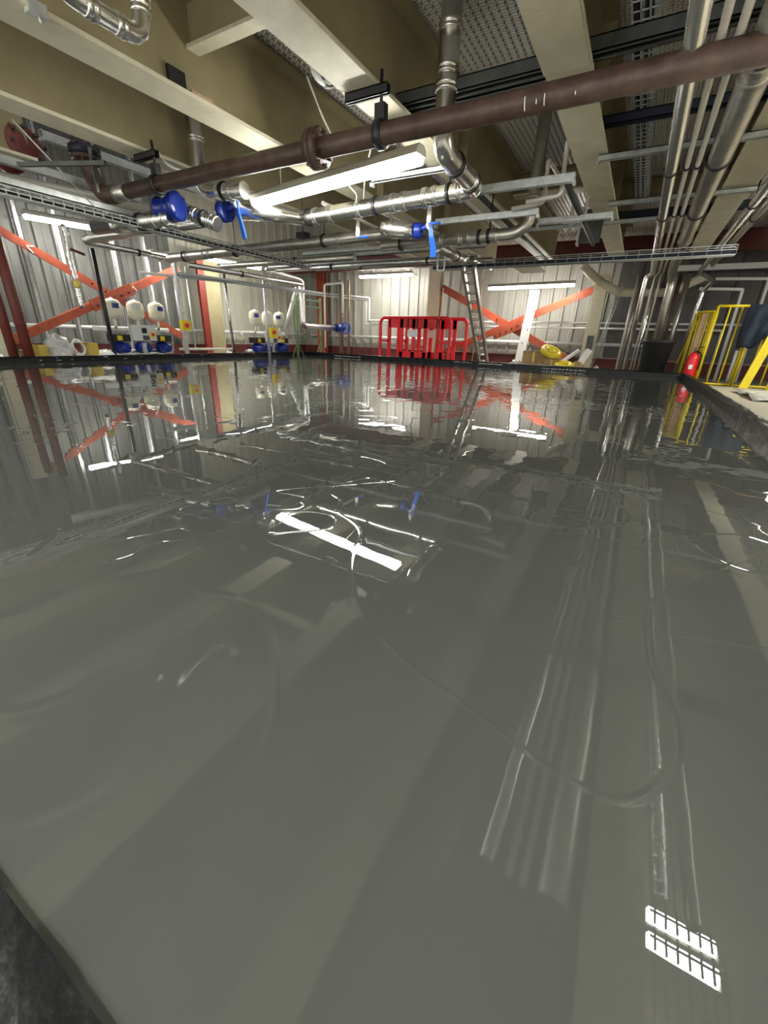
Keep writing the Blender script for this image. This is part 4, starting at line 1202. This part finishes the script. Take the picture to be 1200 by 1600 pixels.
# ------------------------------------------------------------------ yellow guard panels, plank, coat
def guard(label, o, d, L, h, n, m='yellow', r=0.028, z0=FZ + 0.05):
    o, d = V(o), V(d).normalized()
    t = thing('guard_panel', label, 'guard rail', o, 'yellow guard panels')
    up = V((0, 0, 1))
    b0, b1 = o + up * z0, o + up * (z0 + h)
    fr = MB().tube([b0, b1], r * 1.4, 8).tube([b0 + d * L, b1 + d * L], r * 1.4, 8).tube([b1, b1 + d * L], r * 1.6, 8).tube([b0, b0 + d * L], r * 1.4, 8)
    fr.build('frame', m, t)
    for i in range(1, n):
        q = d * (L * i / n)
        MB().tube([b0 + q, b1 + q], r, 6).build('bar', m, t)
    return t
guard('yellow guard panel standing square-on in front of the dark wall', (1.98, 18.7, 0), (1, 0.12, 0), 1.0, 2.45, 3)
guard('yellow guard panel, foremost of the edge-on stack', (1.5, 19.3, 0), (1, -0.95, 0), 0.62, 2.3, 3, r=0.022)
guard('yellow guard panel, second of the edge-on stack', (1.62, 19.55, 0), (1, -0.95, 0), 0.6, 2.3, 3, r=0.022)
guard('yellow guard panel, rearmost of the edge-on stack', (1.5, 19.75, 0), (1, -0.9, 0), 0.62, 2.25, 3, r=0.022)
guard('yellow guard panel at the right edge beyond the plank', (3.75, 17.6, 0), (1, 0.2, 0), 1.2, 1.9, 4)
guard('yellow guard panel carrying the dark clothes', (3.02, 18.6, 0), (1, 0.1, 0), 1.5, 2.4, 4)
tag(MB().bar((1.7, 19.05, FZ), (1.75, 19.05, 2.1), 0.2, 0.06, (0, 1, 0)).build('timber_plank', 'timber'), 'pinkish timber plank between the stacked yellow panels', 'plank')
t = thing('yellow_plank', 'wide bright yellow post leaning in front of the clothes', 'plank', (3.3, 18.0, FZ))
MB().bar((3.22, 18.0, FZ), (3.55, 18.0, 1.7), 0.24, 0.08, (0, 1, 0)).build('post', 'yellow', t)
pipe('yellow_stay', 'slanting yellow stay left of the extinguisher', 'stay', [(1.35, 19.9, 0.4), (1.6, 19.9, 1.9)], 0.03, 'yellow')
def coat():
    rnd = random.Random(2)
    vs, fs = [], []
    nx, nz = 16, 14
    for side in (0, 1):
        for j in range(nz + 1):
            v = j / nz
            for i in range(nx + 1):
                u = i / nx
                low = 1.0 + 0.06 * math.sin(u * 9) + 0.4 * max(0, min(1, (u - 0.35) * 6))
                z = 2.32 - v * (2.32 - low)
                x = 2.78 + u * 1.1 - 0.05 * math.sin(v * 3)
                fold = 0.07 * math.sin(u * 19 + v * 2) + 0.03 * math.sin(u * 41)
                y = 18.5 + fold * (0.3 + v) + (0.16 * math.sin(math.pi * min(max(u, 0.02), 0.98)) + 0.02) * (1 if side else -1)
                vs.append((x, y, z))
    n1 = (nx + 1) * (nz + 1)
    for s in (0, 1):
        for j in range(nz):
            for i in range(nx):
                a = s * n1 + j * (nx + 1) + i
                q = (a, a + 1, a + nx + 2, a + nx + 1)
                fs.append(q if s else q[::-1])
    for i in range(nx):
        fs.append((i, i + 1, n1 + i + 1, n1 + i))
        b_ = nz * (nx + 1)
        fs.append((b_ + i + 1, b_ + i, n1 + b_ + i, n1 + b_ + i + 1))
    for j in range(nz):
        for i in (0, nx):
            a = j * (nx + 1) + i; b_ = a + nx + 1
            fs.append((a, b_, n1 + b_, n1 + a) if i else (b_, a, n1 + a, n1 + b_))
    return tag(MB().add(vs, fs, True).build('work_coat', 'cloth'), 'dark navy work clothes hung over the yellow guard panel', 'clothes')
coat()
# beige boards edge: polythene sheet and yellow scraps beside the right kerb
def sheet():
    rnd = random.Random(8)
    vs, fs = [], []
    n = 12
    for j in range(n + 1):
        for i in range(n + 1):
            u, v = i / n, j / n
            vs.append((2.7 + u * 3.4, 13.5 + v * 2.8 + 0.3 * u, FZ + 0.05 + 0.16 * abs(math.sin(u * 6 + v * 5)) * rnd.uniform(0.5, 1) * (1 - abs(v - 0.5))))
    for j in range(n):
        for i in range(n):
            a = j * (n + 1) + i
            fs.append((a, a + 1, a + n + 2, a + n + 1))
    o = MB().add(vs, fs, True).build('polythene_sheet', 'film')
    md = o.modifiers.new('thickness', 'SOLIDIFY'); md.thickness = 0.004
    return tag(o, 'crumpled clear polythene sheet on the beige boards', 'sheet')
sheet()
for (c, r, lab) in (((2.35, 6.6, FZ + 0.03), 0.1, 'yellow scrap beside the right kerb, further one'), ((2.2, 5.5, FZ + 0.03), 0.11, 'yellow scrap beside the right kerb, middle one'),
                    ((2.15, 4.3, FZ + 0.03), 0.08, 'yellow scrap beside the right kerb, nearest one')):
    ground_pile(c, r, r * 0.8, lab, 'yellow', 'yellow_scrap', int(c[1] * 10), 'scrap')

for o in bpy.data.objects:
    if '_o' in o: del o['_o']
